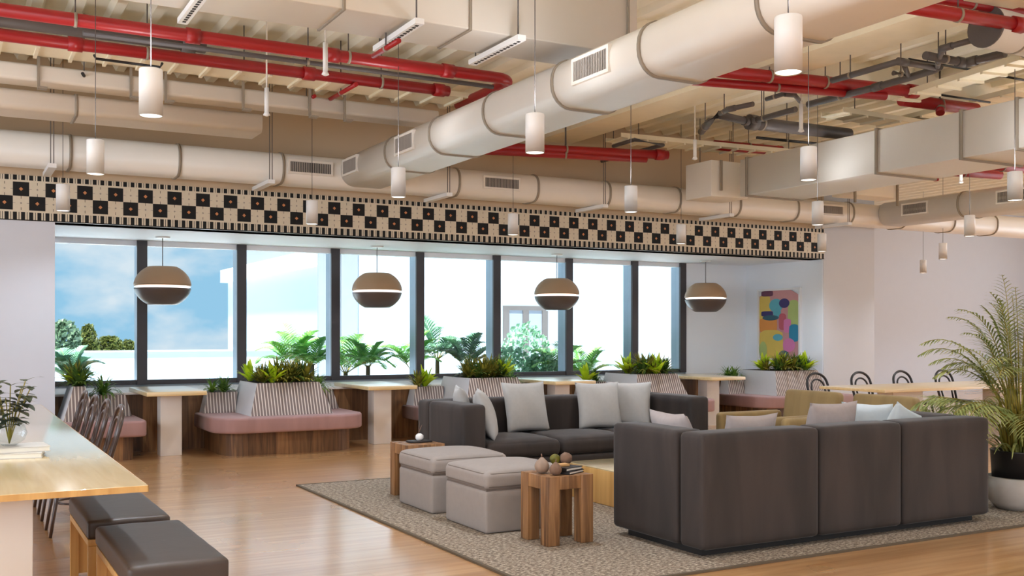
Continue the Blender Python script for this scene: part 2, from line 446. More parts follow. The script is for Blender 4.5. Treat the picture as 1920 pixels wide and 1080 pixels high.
struct('wall_far_right', MB().box(14.07, XMAX, 17.0, 17.2, 0, ZC), M['wall'])
struct('wall_right', MB().box(XMAX, XMAX + .2, YMIN, 17.2, 0, ZC), M['wall'])
struct('wall_left', MB().box(XMIN - .2, XMIN, YMIN, 14.7, 0, ZC), M['wall'])
struct('ceiling_bay', MB().box(XL, XR, YW + .02, YG + .3, ZB, ZB + .1), M['bay'])
def rearwall():
    mb = MB()
    mb.box(XMIN, XMAX, YMIN - .2, YMIN, 0, .7).box(XMIN, XMAX, YMIN - .2, YMIN, 3.9, ZC)
    x = XMIN
    while x < XMAX:
        mb.box(x, x + .4, YMIN - .2, YMIN, .7, 3.9); x += 3.8
    struct('wall_rear', mb, M['wall'])
rearwall()
struct('wall_bay_right', MB().box(11.47, XR, YG, YG + .3, 0, ZB).box(XR - .012, XR, YW + .01, YG, 0, ZB), M['bay'])
struct('wall_under_window', MB().box(XL, 11.47, YG + .02, YG + .3, 0, .74), M['outwall'])

# bulkhead with its patterned tiles
def bulkhead():
    mb = MB(); y = YW - .012
    X0, X1 = -4.924, XR + .0
    mb.mi = 2; mb.box(X0, X1, YW - .008, YW + .3, ZB, 3.17)
    def q(x0, x1, z0, z1, mi, d=0):
        mb.face([(x0, y - d, z0), (x1, y - d, z0), (x1, y - d, z1), (x0, y - d, z1)], mi)
    z = 3.17
    rows = dict(top=(3.115, 3.17), l1=(3.094, 3.115), r1=(2.939, 3.094), r2=(2.784, 2.939), l2=(2.763, 2.784), bot=(2.681, 2.763), base=(2.67, 2.681))
    q(X0, X1, *rows['l1'], 2); q(X0, X1, *rows['l2'], 2); q(X0, X1, *rows['base'], 1)
    T = .1635
    n = int((X1 - X0) / T)
    for i in range(n + 1):
        xa, xb = X0 + i * T, min(X0 + (i + 1) * T, X1)
        for rr, par in (('r1', 0), ('r2', 1)):
            z0, z1 = rows[rr]; blk = (i + par) % 2 == 0
            q(xa, xb, z0, z1, 1 if blk else 2)
            cx, cz = (xa + xb) / 2, (z0 + z1) / 2; yy = y - .001
            s = .021 if blk else .012
            if xb - xa > .1:
                mb.face([(cx - s, yy, cz), (cx, yy, cz - s), (cx + s, yy, cz), (cx, yy, cz + s)], 3 if blk else 4)
                if not blk:
                    for ex in (0, 1):
                        w = .0025
                        if ex:
                            for (a, b_) in ((z0, z0 + .03), (z1 - .03, z1)): mb.face([(cx - w, yy, a), (cx + w, yy, a), (cx + w, yy, b_), (cx - w, yy, b_)], 1)
                        else:
                            for (a, b_) in ((xa, xa + .025), (xb - .025, xb)): mb.face([(a, yy, cz - w), (b_, yy, cz - w), (b_, yy, cz + w), (a, yy, cz + w)], 4)
                    # joint between neighbours
        for rr in ('top', 'bot'):
            z0, z1 = rows[rr]
            for h in (0, 1):
                xs = xa + h * T / 2; k = T / 2
                for (a, b_, mi) in ((0, .50, 1), (.50, .71, 2), (.71, .79, 1), (.79, 1.0, 2)):
                    if xs + b_ * k <= X1 + .001: q(xs + a * k, xs + b_ * k, z0, z1, mi)
    o = mb.out('wall_bulkhead', [M['wall'], M['tileb'], M['tilec'], M['tileo'], M['tileg']]); o['kind'] = 'structure'
bulkhead()

# window bay: mullions, panes, sill
MX = [XL + .03, 2.29, 3.62, 4.99, 6.34, 7.67, 9.03, 10.36, 11.40]
for i in range(8):
    x0, x1 = MX[i], MX[i + 1]
    fr = MB()
    fr.mi = 0
    xr = x1
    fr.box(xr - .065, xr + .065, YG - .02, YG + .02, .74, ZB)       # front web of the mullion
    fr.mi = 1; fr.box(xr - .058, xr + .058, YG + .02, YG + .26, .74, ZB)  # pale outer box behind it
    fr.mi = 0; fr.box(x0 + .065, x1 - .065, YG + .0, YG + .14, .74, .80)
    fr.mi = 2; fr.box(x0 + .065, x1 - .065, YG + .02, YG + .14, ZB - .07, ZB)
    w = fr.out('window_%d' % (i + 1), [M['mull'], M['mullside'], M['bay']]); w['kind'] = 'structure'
    g = MB().box(x0 + .05, x1 - .06, YG + .10, YG + .112, .80, ZB - .06)
    p = g.out('window_pane', M['glass'], w); p.matrix_parent_inverse = Matrix.Translation(-w.location)
# walnut plinth with pale ledge under the windows
struct('trim_1', MB().box(XL, XR, 13.0, 13.06, 0, .69), M['walnut'])
struct('trim_2', MB().box(XL, XR, 12.97, YG + .02, .69, .715), M['plaster'])

# =====================================================================================
# OUTSIDE
# =====================================================================================
o = MB().box(-60, 90, 14.7, 70, -.3, -.1).out('terrace_ground', M['outfloor']); o['kind'] = 'structure'
tag(MB().box(-20, 8.1, 24, 24.3, -.1, 1.02).box(-20, 8.1, 23.95, 24.35, 1.02, 1.05).out('parapet_wall', M['outwall']), 'low white terrace parapet seen through the two leftmost windows', 'wall')
def outbuilding():
    t = thing('terrace_building', 'white building with flat roof band behind the terrace palms', 'building', (8.1, 24, -.1))
    MB().box(0, .3, .3, 10, 0, 3.2).box(0, 45, 0, .3, 0, 9.0).out('wall', M['outwall'], t)
    MB().box(-.25, .3, .0, 10, 3.2, 3.6).out('roof_band', M['white'], t)
    MB().box(.3, 12, .3, 10, 3.3, 9.0).out('upper_storey', M['outgrey'], t)
    for px in (606, 648):
        x = XatY(px, 24) - 8.1
        MB().box(max(x - .15, -.3), max(x - .15, -.3) + .42, -.12, 0, 0, 4.0).out('cladding_panel', M['outgrey'], t)
    f = MB()
    X0 = XatY(942, 24) - 8.1; X1 = XatY(1022, 24) - 8.1
    f.box(X0, X1, -.06, -.02, 2.15, 2.27)
    for k in range(3):
        x = X0 + (X1 - X0) * k / 2.2
        f.box(x, x + .18, -.06, -.02, .2, 2.15)
    f.out('window_frame', M['grey'], t)
    MB().box(X0 + .1, X1, -.03, -.012, .2, 2.15).out('window_panes', M['outgrey'], t)
outbuilding()
def tree_crown(mb, c, rad, n, s):
    for i in range(n):
        while True:
            p = Vector((random.uniform(-1, 1), random.uniform(-1, 1), random.uniform(-1, 1)))
            if p.length < 1: break
        p = p.normalized() * (p.length ** .4); q = Vector((p.x * rad[0], p.y * rad[1], p.z * rad[2])) + Vector(c)
        a = Vector((random.gauss(0, 1), random.gauss(0, 1), random.gauss(0, 1))).normalized(); b_ = a.orthogonal().normalized()
        k = s * random.uniform(.6, 1.3); cr = a.cross(b_)
        mb.face([q - b_ * k, q - cr * k * .6, q + b_ * k, q + cr * k * .6])
for i, (px, w, top, nm) in enumerate(((120, 60, 600, 'tall pale green tree at the left edge of the leftmost window'), (165, 28, 608, 'small dark round-headed tree beyond the parapet'), (205, 52, 630, 'broad olive green tree beyond the parapet'), (240, 30, 638, 'low bush at the end of the tree row beyond the parapet'))):
    Y = 42 + i; a, b_ = ray(px); d = Y / b_; base = Vector((a * d, Y, -.1))
    zt = H + d * (626 - top) / 1920; r = w * d / 1920 / 2
    t = thing('distant_tree', nm, 'tree', base, 0, 'trees beyond the parapet')
    mb = MB(); hgt = zt + .1
    tree_crown(mb, (0, 0, hgt * .6), (r, r, hgt * .4), 900, .13); mb.out('crown', M['tree' if i else 'treeblue'], t, recalc=False)
    MB().tube([(0, 0, 0), (0, 0, hgt * .5)], .08, 8).out('trunk', M['trunk'], t)

def frond(mb, base, az, elev, L, nl=16, lw=.022, ll=.28, droop=.9, V=.35, mid=.6, mi_leaf=0, mi_stem=1, bare=.18):
    """pinnate palm frond, leaflets on both sides of an arching rib"""
    d = Vector((math.cos(az) * math.cos(elev), math.sin(az) * math.cos(elev), math.sin(elev)))
    p = Vector(base); pts = [p.copy()]; ds = [d.copy()]; st = L / 14
    for i in range(14):
        p = p + d * st; d = (d + Vector((0, 0, -droop * .11 * (.4 + i / 9)))).normalized(); pts.append(p.copy()); ds.append(d.copy())
    mb.mi = mi_stem; mb.tube(pts, [max(.0025, .009 * L * (1 - i / 15)) for i in range(15)], 5)
    mb.mi = mi_leaf
    for k in range(nl):
        t = bare + (1 - bare) * (k + .5) / nl; f = t * 14; i = min(13, int(f)); q = pts[i].lerp(pts[i + 1], f - i); dd = ds[i]
        side = dd.cross(Vector((0, 0, 1))).normalized() if abs(dd.z) < .98 else Vector((-math.sin(az), math.cos(az), 0))
        nrm = side.cross(dd); s = ll * math.sin(PI * min(.97, (t - bare) / (1 - bare) * .8 + .2)) ** .7
        for sg in (-1, 1):
            dirv = (side * sg + dd * (mid + t * .5) + nrm * V).normalized()
            mb.leaf(q, dirv, s * random.uniform(.9, 1.1), lw, droop=.55, seg=3, tipw=.05)
def palm(name, label, cat, loc, nf, L, stem_h, mat, potr=.2, poth=.35, potm='white', group=None, elev=(35, 80), nl=16, ll=.28, lw=.03, droop=.9, seed=1):
    random.seed(seed)
    t = thing(name, label, cat, loc, random.uniform(0, 6), group)
    MB().lathe([(potr * .8, 0), (potr, poth * .5), (potr * 1.02, poth), (potr * .9, poth), (potr * .88, poth - .03)], 28).out('pot', M[potm], t)
    mb = MB(); 
    for k in range(nf):
        az = k * 2.399 + random.uniform(-.2, .2); el = math.radians(random.uniform(*elev))
        frond(mb, (math.cos(az) * .03, math.sin(az) * .03, poth + stem_h), az, el, L * random.uniform(.75, 1.05), nl, lw, ll, droop)
    mb.out('foliage', [mat, M['palmstem']], t, recalc=False)
    MB().tube([(0, 0, poth - .04), (0, 0, poth + stem_h + .02)], [.05, .035], 8).out('trunk', M['trunk'], t)
    return t
for i, (px, top, Y, L, mt, lb) in enumerate((
        (548, 618, 16.2, .75, 'outgreen', 'tall feathery green palm in the third window, behind the bench planter'),
        (585, 632, 15.5, .55, 'outgreen', 'short fan-shaped palm beside the taller palm in the third window'),
        (648, 622, 16.2, .85, 'outgreen', 'leafy palm just right of the third mullion'),
        (690, 632, 15.6, .6, 'outgreen', 'stocky palm in a white pot centred in the fourth window'),
        (772, 630, 16.0, .7, 'outgreen', 'soft green palm partly hidden by the fourth mullion'),
        (820, 600, 16.4, .85, 'outblue', 'tall wispy grey-green palm right of the fourth mullion'),
        (875, 625, 15.8, .75, 'outdark', 'dark stiff-leaved palm in the fifth window'),
        (1045, 640, 15.6, .75, 'outgreen', 'spreading green palm behind the sixth mullion'),
        (1095, 655, 16.0, .7, 'outgreen', 'low arching palm at the right end of the terrace row'),
        (132, 650, 15.9, .6, 'outblue', 'pale arching palm added for a fern reflection at the left edge of the first window'))):  # last palm is added in place of a fern's reflection in the glass
    a, b_ = ray(px); d = Y / b_; zt = H + d * (626 - top) / 1920
    sh = max(.05, zt + .1 - .35 - L * .8)
    palm('terrace_palm', lb, 'palm', (a * d, Y, -.1), 13, L, sh, M[mt], .22, .35, 'white', 'palms on the terrace', nl=15, ll=L * .42, lw=.045, seed=20 + i)
for i, (px, top, Y, r, lb) in enumerate(((985, 605, 16.3, .5, 'tall pale blue-green bush in the sixth window'), (960, 650, 15.7, .42, 'rounded blue-green bush low in the sixth window'), (1015, 660, 15.6, .38, 'small pale shrub in front of the tall bush'))):
    a, b_ = ray(px); d = Y / b_; zt = H + d * (626 - top) / 1920; hgt = zt + .1
    t = thing('terrace_shrub', lb, 'shrub', (a * d, Y, -.1), 0, 'shrubs on the terrace')
    mb = MB(); tree_crown(mb, (0, 0, hgt * .55), (r, r, hgt * .45), 1100, .05); mb.out('foliage', M['outblue'], t, recalc=False)
    MB().tube([(0, 0, 0), (0, 0, hgt * .5)], .03, 6).out('stem', M['trunk'], t)

# =====================================================================================
# CEILING SERVICES
# =====================================================================================
def roundrect_sec(w, h, r, n=6):
    return [(x, z) for x, z in rrect(-w / 2, w / 2, 0, h, r, n)]
def duct_run(t, a, b, w, h, r, bands, mat='duct', bandw=.03, lip=.012, flange=False):
    """one straight ventilation duct with its raised joint bands"""
    MB().sweep(roundrect_sec(w, h, r), a, b).out('duct_body', M[mat], t)
    a, b = Vector(a), Vector(b); u = (b - a).normalized()
    for s in bands:
        p = a + u * s
        sec = [(x, z) for x, z in rrect(-w / 2 - lip, w / 2 + lip, -lip, h + lip, r + lip if r > .02 else .005, 6)]
        MB().sweep(sec, p, p + u * bandw).out('joint_band', M['ductband'], t)
def grille_part(t, c, axis, w=.42, h=.17, face=-1):
    """register grille on the side of a duct; axis 'X' = faces -Y, 'Y' = faces -X"""
    mb = MB(); mb.mi = 0
    def bx(u0, u1, d0, d1, z0, z1):
        if axis == 'X': mb.box(c[0] + u0, c[0] + u1, c[1] - d1, c[1] - d0, c[2] + z0, c[2] + z1)
        else: mb.box(c[0] - d1, c[0] - d0, c[1] + u0, c[1] + u1, c[2] + z0, c[2] + z1)
    e = .025
    for (u0, u1, z0, z1) in ((-w / 2, w / 2, -h / 2, -h / 2 + e), (-w / 2, w / 2, h / 2 - e, h / 2), (-w / 2, -w / 2 + e, -h / 2 + e, h / 2 - e), (w / 2 - e, w / 2, -h / 2 + e, h / 2 - e)):
        bx(u0, u1, -.03, .012, z0, z1)
    mb.mi = 1; bx(-w / 2 + e, w / 2 - e, -.03, .0, -h / 2 + e, h / 2 - e)
    mb.mi = 2
    k = -w / 2 + e + .012
    while k < w / 2 - e: bx(k, k + .011, 0, .009, -h / 2 + e, h / 2 - e); k += .022
    return mb.out('grille', [M['duct'], M['slot'], M['grille']], t)
ZD = 3.22
# great duct along Y above the seating
t = thing('ventilation_duct', 'large white flat-oval duct running diagonally overhead towards the windows', 'duct', (0, 0, 0), 0, 'ventilation ducts')
duct_run(t, (4.53, 11.92, ZD), (4.53, -5.5, ZD), .66, .38, .17, [1.42, 2.6, 3.77, 4.96, 6.12, 7.3, 8.5])
for yy in (11.6, 9.95, 6.4): grille_part(t, (4.2, yy, ZD + .2), 'Y', .5, .2)
# duct along the bulkhead
t = thing('ventilation_duct', 'long cream duct running above the black and white tile band', 'duct', (0, 0, 0), 0, 'ventilation ducts')
duct_run(t, (-4.5, 12.18, ZD), (22.0, 12.18, ZD), .5, .36, .15, [XatY(q, 11.93) + 4.5 for q in (130, 335, 530, 860, 1008, 1143, 1275, 1388, 1497, 1600, 1700, 1790, 1870)])
for px in (582, 940, 1555): grille_part(t, (XatY(px, 11.93), 11.915, ZD + .19), 'X', .55 if px < 1500 else .6, .17)
# duct along Y at the far right
t = thing('ventilation_duct', 'white duct with grilles at the far right beyond the box duct', 'duct', (0, 0, 0), 0, 'ventilation ducts')
duct_run(t, (13.85, 11.92, ZD), (13.85, -5, ZD), .66, .38, .17, [1.5, 3.2, 5.0])
for yy in (11.2, 9.5): grille_part(t, (13.52, yy, ZD + .2), 'Y', .5, .2)
# rectangular duct along Y on the right
t = thing('ventilation_duct', 'large rectangular pale grey duct with flanged joints at upper right', 'duct', (0, 0, 0), 0, 'ventilation ducts')
duct_run(t, (10.0, 10.75, 3.3), (10.0, -5, 3.3), 1.0, .5, .01, [.12, 2.33, 3.47, 4.12, 5.6], bandw=.035, lip=.02)
# rectangular duct along X at top centre
t = thing('ventilation_duct', 'wide tan rectangular duct crossing the top centre of the ceiling', 'duct', (0, 0, 0), 0, 'ventilation ducts')
duct_run(t, (-3, 7.2, 3.72), (5.0, 7.2, 3.72), .56, .74, .01, [5.45, 6.45, 7.9], mat='duct', bandw=.02, lip=.012)
for k, (px, py) in enumerate(((745, 60), (930, 82), (365, 10))):
    s = thing('strut_channel', ['slotted white strut under the top tan duct, left of the longest cord', 'slotted white strut under the top tan duct, beside its right joint', 'slotted white strut at the very top left under the tan duct'][k], 'bracket', (XatY(px, 7.2), 7.2, 3.655), 0, 'slotted struts under the top duct')
    mb = MB().box(-.035, .035, -.42, .42, 0, .04); mb.mi = 1
    for q in range(14): mb.box(-.012, .012, -.38 + q * .055, -.35 + q * .055, -.003, .002)
    mb.out('channel', [M['white'], M['slot']], s)
    MB().tube([(0, -.36, .03), (0, -.36, ZC - 3.655)], .006, 6).out('hanger_rod', M['grey'], s)
    MB().tube([(0, .36, .03), (0, .36, ZC - 3.655)], .006, 6).out('hanger_rod', M['grey'], s)
# small ducts behind, left
t = thing('ventilation_duct', 'short cream box duct with a rounded end at the left above the tile band', 'duct', (0, 0, 0), 0, 'ventilation ducts')
duct_run(t, (-4, 11.1, 3.57), (2.95, 11.1, 3.57), .5, .2, .06, [5.1])
t = thing('ventilation_duct', 'slim cream box duct with small hanging brackets, upper left', 'duct', (0, 0, 0), 0, 'ventilation ducts')
duct_run(t, (-4, 10.75, 3.80), (4.9, 10.75, 3.80), .3, .16, .03, [])
for px in (72, 245, 310, 455, 580, 645):
    x = XatY(px, 10.6)
    MB().box(x - .012, x + .012, 10.57, 10.59, 3.72, 4.05).box(x - .012, x + .07, 10.5, 10.59, 3.715, 3.735).out('bracket', M['ductband'], t)
# plenum box near the right box duct's end
t = thing('junction_box', 'square white plenum box at the far end of the box duct', 'box', (9.55, 11.3, 3.32))
MB().box(-.33, .33, -.28, .28, 0, .5, .01).out('box_body', M['duct'], t)
for q in (-.3, .3): MB().tube([(q, 0, .48), (q, 0, ZC - 3.32)], .006, 6).out('hanger_rod', M['grey'], t)
MB().box(-.2, -.17, -.33, -.3, .08, .5).out('handle', M['ductband'], t)
t = thing('junction_box', 'pale box hanging at the right beyond the rectangular duct', 'box', (12.3, 11.1, 3.5))
MB().box(-.5, .5, -.2, .2, 0, .42, .01).out('box_body', M['duct'], t)
for q in (-.4, .4): MB().tube([(q, 0, .4), (q, 0, ZC - 3.5)], .006, 6).out('hanger_rod', M['grey'], t)
MB().box(-.47, -.44, -.23, -.2, -.12, .5).out('bracket', M['ductband'], t)
MB().box(.44, .47, -.23, -.2, -.12, .5).out('bracket', M['ductband'], t)

# cable trays
def tray(label, a, b, w=.3, h=.06, slots=True, mat='cream', group='cable trays'):
    a, b = Vector(a), Vector(b); L = (b - a).length; ang = math.atan2(b.y - a.y, b.x - a.x)
    t = thing('cable_tray', label, 'cable tray', a, ang, group)
    for s in (-1, 1): MB().box(0, L, s * w / 2 - .006, s * w / 2 + .006, 0, h).out('side_rail', M[mat], t)
    mb = MB().box(0, L, -w / 2, w / 2, 0, .008); k = .1
    while k < L: mb.box(k, k + .03, -w / 2 - .01, w / 2 + .01, -.025, 0); k += .3
    mb.out('tray_bed', M[mat], t)
    k = .4
    while k < L - .1:
        MB().tube([(k, 0, .0), (k, 0, ZC - a.z)], .006, 6).out('hanger_rod', M['grey'], t); k += 2.6
    return t
tray('long cream ladder tray under the lower red pipe, upper left', (-3, 10.25, 4.0), (5.2, 10.25, 4.0), .4)
tray('cream cable tray right of the great duct, passing under the grey pipes', P(1150, 262, 4.05), P(1560, 300, 4.05), .4)
tray('pale tray beyond the red pipe stub, upper right', P(1560, 215, 4.1), P(1790, 250, 4.1), .35)
tray('narrow white tray rising towards the upper right corner', P(1690, 190, 4.0), P(1935, 115, 4.0), .3)
tray('pale tray high in the far right corner of the ceiling', P(1700, 230, 4.2), P(1925, 175, 4.2), .35)
struct('trim_3', MB().box(7.3, 7.85, YMIN, 12.5, 4.15, ZC), M['cream'])

# red sprinkler mains
def pipe(name, label, cat, pts, r, mat, couplings=(), group=None, capends=True, hang=()):
    pts = [Vector(p) for p in pts]; base = pts[0].copy()
    t = thing(name, label, cat, base, 0, group)
    loc = [p - base for p in pts]
    MB().tube(loc, r, 14).out('pipe_run', M[mat], t)
    for (i, s) in couplings:
        a, b = loc[i], loc[i + 1]; q = a.lerp(b, s); u = (b - a).normalized() * .06
        MB().tube([q - u, q + u], r * 1.22, 14).out('coupling', M[mat], t)
    if not hang and r > .013: hang = [(0, .5)]
    for (i, s) in hang:
        a, b = loc[i], loc[i + 1]; q = a.lerp(b, s)
        MB().tube([q, Vector((q.x, q.y, ZC - base.z))], .006, 6).out('hanger_rod', M['grey'], t)
        u = (b - a).normalized() * .012
        MB().tube([q - u, q + u], r * 1.12, 14).out('clamp', M['ductband'], t)
    return t
def arc(c, r, a0, a1, z, n=8):
    return [(c[0] + r * math.cos(math.radians(a0 + (a1 - a0) * k / n)), c[1] + r * math.sin(math.radians(a0 + (a1 - a0) * k / n)), z) for k in range(n + 1)]
G = 'red sprinkler pipes'
pipe('sprinkler_pipe', 'upper thick red pipe at left that elbows down beside the great duct', 'pipe', [(-3, 9.1, 4.0), (4.85, 9.1, 4.0)] + arc((4.85, 9.3), .2, -90, 0, 4.0)[1:] + [(5.05, 10.4, 4.0)], .055, 'red', [(0, .62), (0, .78), (0, .93)], G, hang=[(0, .5), (0, .8)])
pipe('sprinkler_pipe', 'lower red pipe at left ending in a capped stub', 'pipe', [(-3, 9.94, 4.02), (4.71, 9.94, 4.02)], .055, 'red', [(0, .52), (0, .8), (0, .985)], G, hang=[(0, .6), (0, .9)])
pipe('sprinkler_pipe', 'red main running behind the great duct towards the windows', 'pipe', [(5.32, 12.3, 4.02), (5.32, 5.0, 4.02)], .05, 'red', [(0, .5)], G)
pipe('sprinkler_pipe', 'short red branch under the lower red pipe at left', 'pipe', [P(612, 190, 3.95), P(668, 158, 3.95)], .022, 'red', [], G)
pipe('sprinkler_pipe', 'tiny red branch left of the short red branch', 'pipe', [P(560, 198, 3.95), P(590, 180, 3.95)], .02, 'red', [], G)
pipe('sprinkler_pipe', 'small red branch with a sprinkler head under the top duct', 'pipe', [P(700, 105, 3.6), P(748, 76, 3.6)], .02, 'red', [], G)
pipe('sprinkler_pipe', 'thick red pipe right of the great duct ending in a round cap', 'pipe', [P(1240, 122, 4.05), P(1717, 172, 4.05)], .062, 'red', [(0, .985)], G, hang=[(0, .4), (0, .62)])
pipe('sprinkler_pipe', 'second red pipe just under the thick capped one', 'pipe', [P(1240, 147, 3.97), P(1660, 180, 3.97)], .045, 'red', [], G)
pipe('sprinkler_pipe', 'thick red pipe at the upper right corner', 'pipe', [P(1640, 2, 4.0), P(1940, 52, 4.0)], .055, 'red', [(0, .88)], G, hang=[(0, .5)])
pipe('sprinkler_pipe', 'thin red pipe at the very top right corner', 'pipe', [P(1700, -12, 4.15), P(1940, 28, 4.15)], .04, 'red', [], G)
pipe('sprinkler_pipe', 'red pipe behind the hanging lamp, right of the great duct', 'pipe', [P(860, 272, 3.84), P(1252, 291, 3.84)], .06, 'red', [(0, .96)], G)
pipe('sprinkler_pipe', 'second short red pipe behind the hanging lamp', 'pipe', [P(900, 282, 3.78), P(1212, 298, 3.78)], .05, 'red', [], G)
pipe('sprinkler_pipe', 'dark red pipe with a drop above the rectangular duct', 'pipe', [P(1690, 187, 4.1), P(1830, 205, 4.1)], .07, 'red', [], G)
pipe('sprinkler_pipe', 'red drop pipe above the rectangular duct', 'pipe', [P(1763, 195, 4.1), P(1763, 212, 3.98)], .05, 'red', [], G)
pipe('sprinkler_pipe', 'red pipe far back left of the rectangular duct', 'pipe', [P(1340, 272, 4.1), P(1465, 283, 4.1)], .07, 'red', [], G)
pipe('sprinkler_pipe', 'red pipe under the rectangular duct at right edge', 'pipe', [P(1820, 306, 3.9), P(1935, 318, 3.9)], .07, 'red', [], G)
pipe('sprinkler_pipe', 'dark red pipe below the rectangular duct, far right', 'pipe', [P(1735, 318, 3.9), P(1875, 328, 3.9)], .07, 'red', [], G)
pipe('sprinkler_pipe', 'red drop under the dark red pipe at far right', 'pipe', [P(1755, 318, 3.9), P(1755, 338, 3.75)], .045, 'red', [], G)
# dark grey drain pipes
G = 'grey service pipes'
pipe('drain_pipe', 'thick dark grey pipe between the two red pipes, upper left', 'pipe', [(-3, 9.6, 4.06), (XatY(385, 9.6), 9.6, 4.06)], .062, 'grey', [(0, .97)], G)
pipe('drain_pipe', 'thin dark grey pipe running under the upper red pipe', 'pipe', [(1.0, 9.28, 3.95), (4.9, 9.28, 3.95)], .022, 'grey', [], G)
g = lambda *pp, z=3.95: [P(x, y, z) for x, y in pp]
pipe('drain_pipe', 'angled grey pipe end pointing down at centre right', 'pipe', g((1315, 247), (1330, 228), (1347, 215), (1406, 229)), .045, 'grey', [(2, .9)], G)
pipe('drain_pipe', 'very thick dark grey pipe running to the rectangular duct', 'pipe', g((1406, 229), (1450, 235), (1592, 252)), .075, 'grey', [(0, .1)], G)
pipe('drain_pipe', 'grey branch with a valve rising from the angled pipe', 'pipe', g((1350, 213), (1366, 205), (1412, 195)), .028, 'grey', [(1, .1)], G)
pipe('drain_pipe', 'grey branch rising from the valve towards the capped red pipe', 'pipe', g((1410, 228), (1455, 215), (1492, 205)), .034, 'grey', [(0, .1)], G)
pipe('drain_pipe', 'long slanting grey pipe crossing the capped red pipe', 'pipe', g((1515, 196), (1640, 164), (1700, 147), (1752, 131), (1762, 125)), .036, 'grey', [(1, .1)], G)
pipe('drain_pipe', 'upper slanting grey pipe with an elbow behind the capped red pipe', 'pipe', g((1560, 151), (1630, 131), (1685, 115), (1755, 127)), .03, 'grey', [(2, .1)], G)
pipe('drain_pipe', 'short forked grey stub inside the pipe loop', 'pipe', g((1675, 137), (1703, 141), (1696, 124)), .024, 'grey', [], G)
pipe('drain_pipe', 'grey pipe rising to the round duct end, upper right', 'pipe', g((1757, 128), (1762, 105), (1770, 90), (1820, 76)), .026, 'grey', [(2, .1)], G)
pipe('drain_pipe', 'thick grey stub with coupling below the round duct end', 'pipe', g((1735, 104), (1810, 118), (1885, 100)), .038, 'grey', [(0, .9), (1, .15)], G)
pipe('drain_pipe', 'small grey valve pipe left of the long slanting pipe', 'pipe', g((1437, 186), (1470, 176), (1490, 178), (1500, 190)), .024, 'grey', [(1, .5)], G)
pipe('drain_pipe', 'small grey looped pipe in front of the red pipe at centre', 'pipe', g((1122, 304), (1180, 288), (1243, 272), (1190, 262), (1150, 274)), .026, 'grey', [], G)
pipe('conduit', 'thin black conduit bracket under the lower red pipe at left', 'pipe', g((177, 104), (180, 110), (300, 126), (304, 119), z=3.9), .012, 'black', [], 'black conduits')
pipe('conduit', 'dark conduit below the first black conduit at left', 'pipe', g((155, 138), (160, 147), (262, 160), z=3.9), .016, 'black', [], 'black conduits')
pipe('conduit', 'thin black rod above the tray, upper right', 'pipe', g((1704, 111), (1822, 131), z=4.1), .012, 'black', [], 'black conduits')
pipe('conduit', 'thin black rod at the right edge of the ceiling', 'pipe', g((1876, 142), (1930, 152), z=4.1), .012, 'black', [], 'black conduits')
pipe('conduit', 'thin black rod right of the red pipe cap', 'pipe', g((1745, 175), (1856, 192), z=4.1), .012, 'black', [], 'black conduits')
pipe('conduit', 'black rod below the very thick grey pipe', 'pipe', g((1419, 258), (1530, 269), z=4.0), .018, 'black', [], 'black conduits')
# round duct at upper right
t = thing('round_duct', 'round white duct with a grey end cap at the upper right corner', 'duct', P(1850, 62, 3.95) + Vector((0, 0, 0)))
MB().tube([(0, 0, .05), (4, 0, .05)], .17, 28).out('duct_body', M['duct'], t)
MB().tube([(-.02, 0, .05), (0, 0, .05)], .172, 28).out('end_cap', M['grey'], t)
for k in (.35, .6): MB().tube([(k, 0, .05), (k + .02, 0, .05)], .178, 28).out('joint_band', M['ductband'], t)
# white drop tubes (sprinkler drops)
for i, (px, y0, y1, z, nm) in enumerate(((610, 80, 142, 3.7, 'white drop tube with a sprinkler head between the red pipes'), (500, 165, 218, 3.5, 'white drop tube under the left cable tray'), (1502, 195, 248, 3.6, 'white drop tube in front of the thick grey pipe'), (1303, 262, 300, 3.5, 'white drop tube at centre right by the tray'), (1802, 316, 344, 3.5, 'white drop tube below the rectangular duct at right'))):
    p = P(px, y1, z); d = p.x * SN + p.y * CS; L = (y1 - y0) * d / 1920
    t = thing('sprinkler_drop', nm, 'sprinkler', p, 0, 'white sprinkler drops')
    MB().tube([(0, 0, .03), (0, 0, L)], .022, 10).out('tube', M['white'], t)
    MB().tube([(0, 0, L), (0, 0, ZC - z)], .008, 6).out('rod', M['duct'], t)
    MB().lathe([(.012, 0), (.035, .01), (.02, .04)], 12).out('sprinkler_head', M['white'], t)

# suspended duct hanger struts near the tile band (short white bars)
for i, px in enumerate((95, 500, 830, 1120, 1355, 1575)):
    x = XatY(px, 11.95)
    t = thing('duct_support', 'white support bar under the cream duct, %s from the left along the tile band' % ORD[i], 'bracket', (x, 12.1, 3.165), 0, 'support bars under the cream duct')
    MB().box(-.04, .04, -.36, .36, 0, .045).out('bar', M['white'], t)
    for s in (-1, 1): MB().tube([(s * .015, -.33, .04), (s * .015, -.33, ZC - 3.165)], .005, 6).out('rod', M['grey'], t)

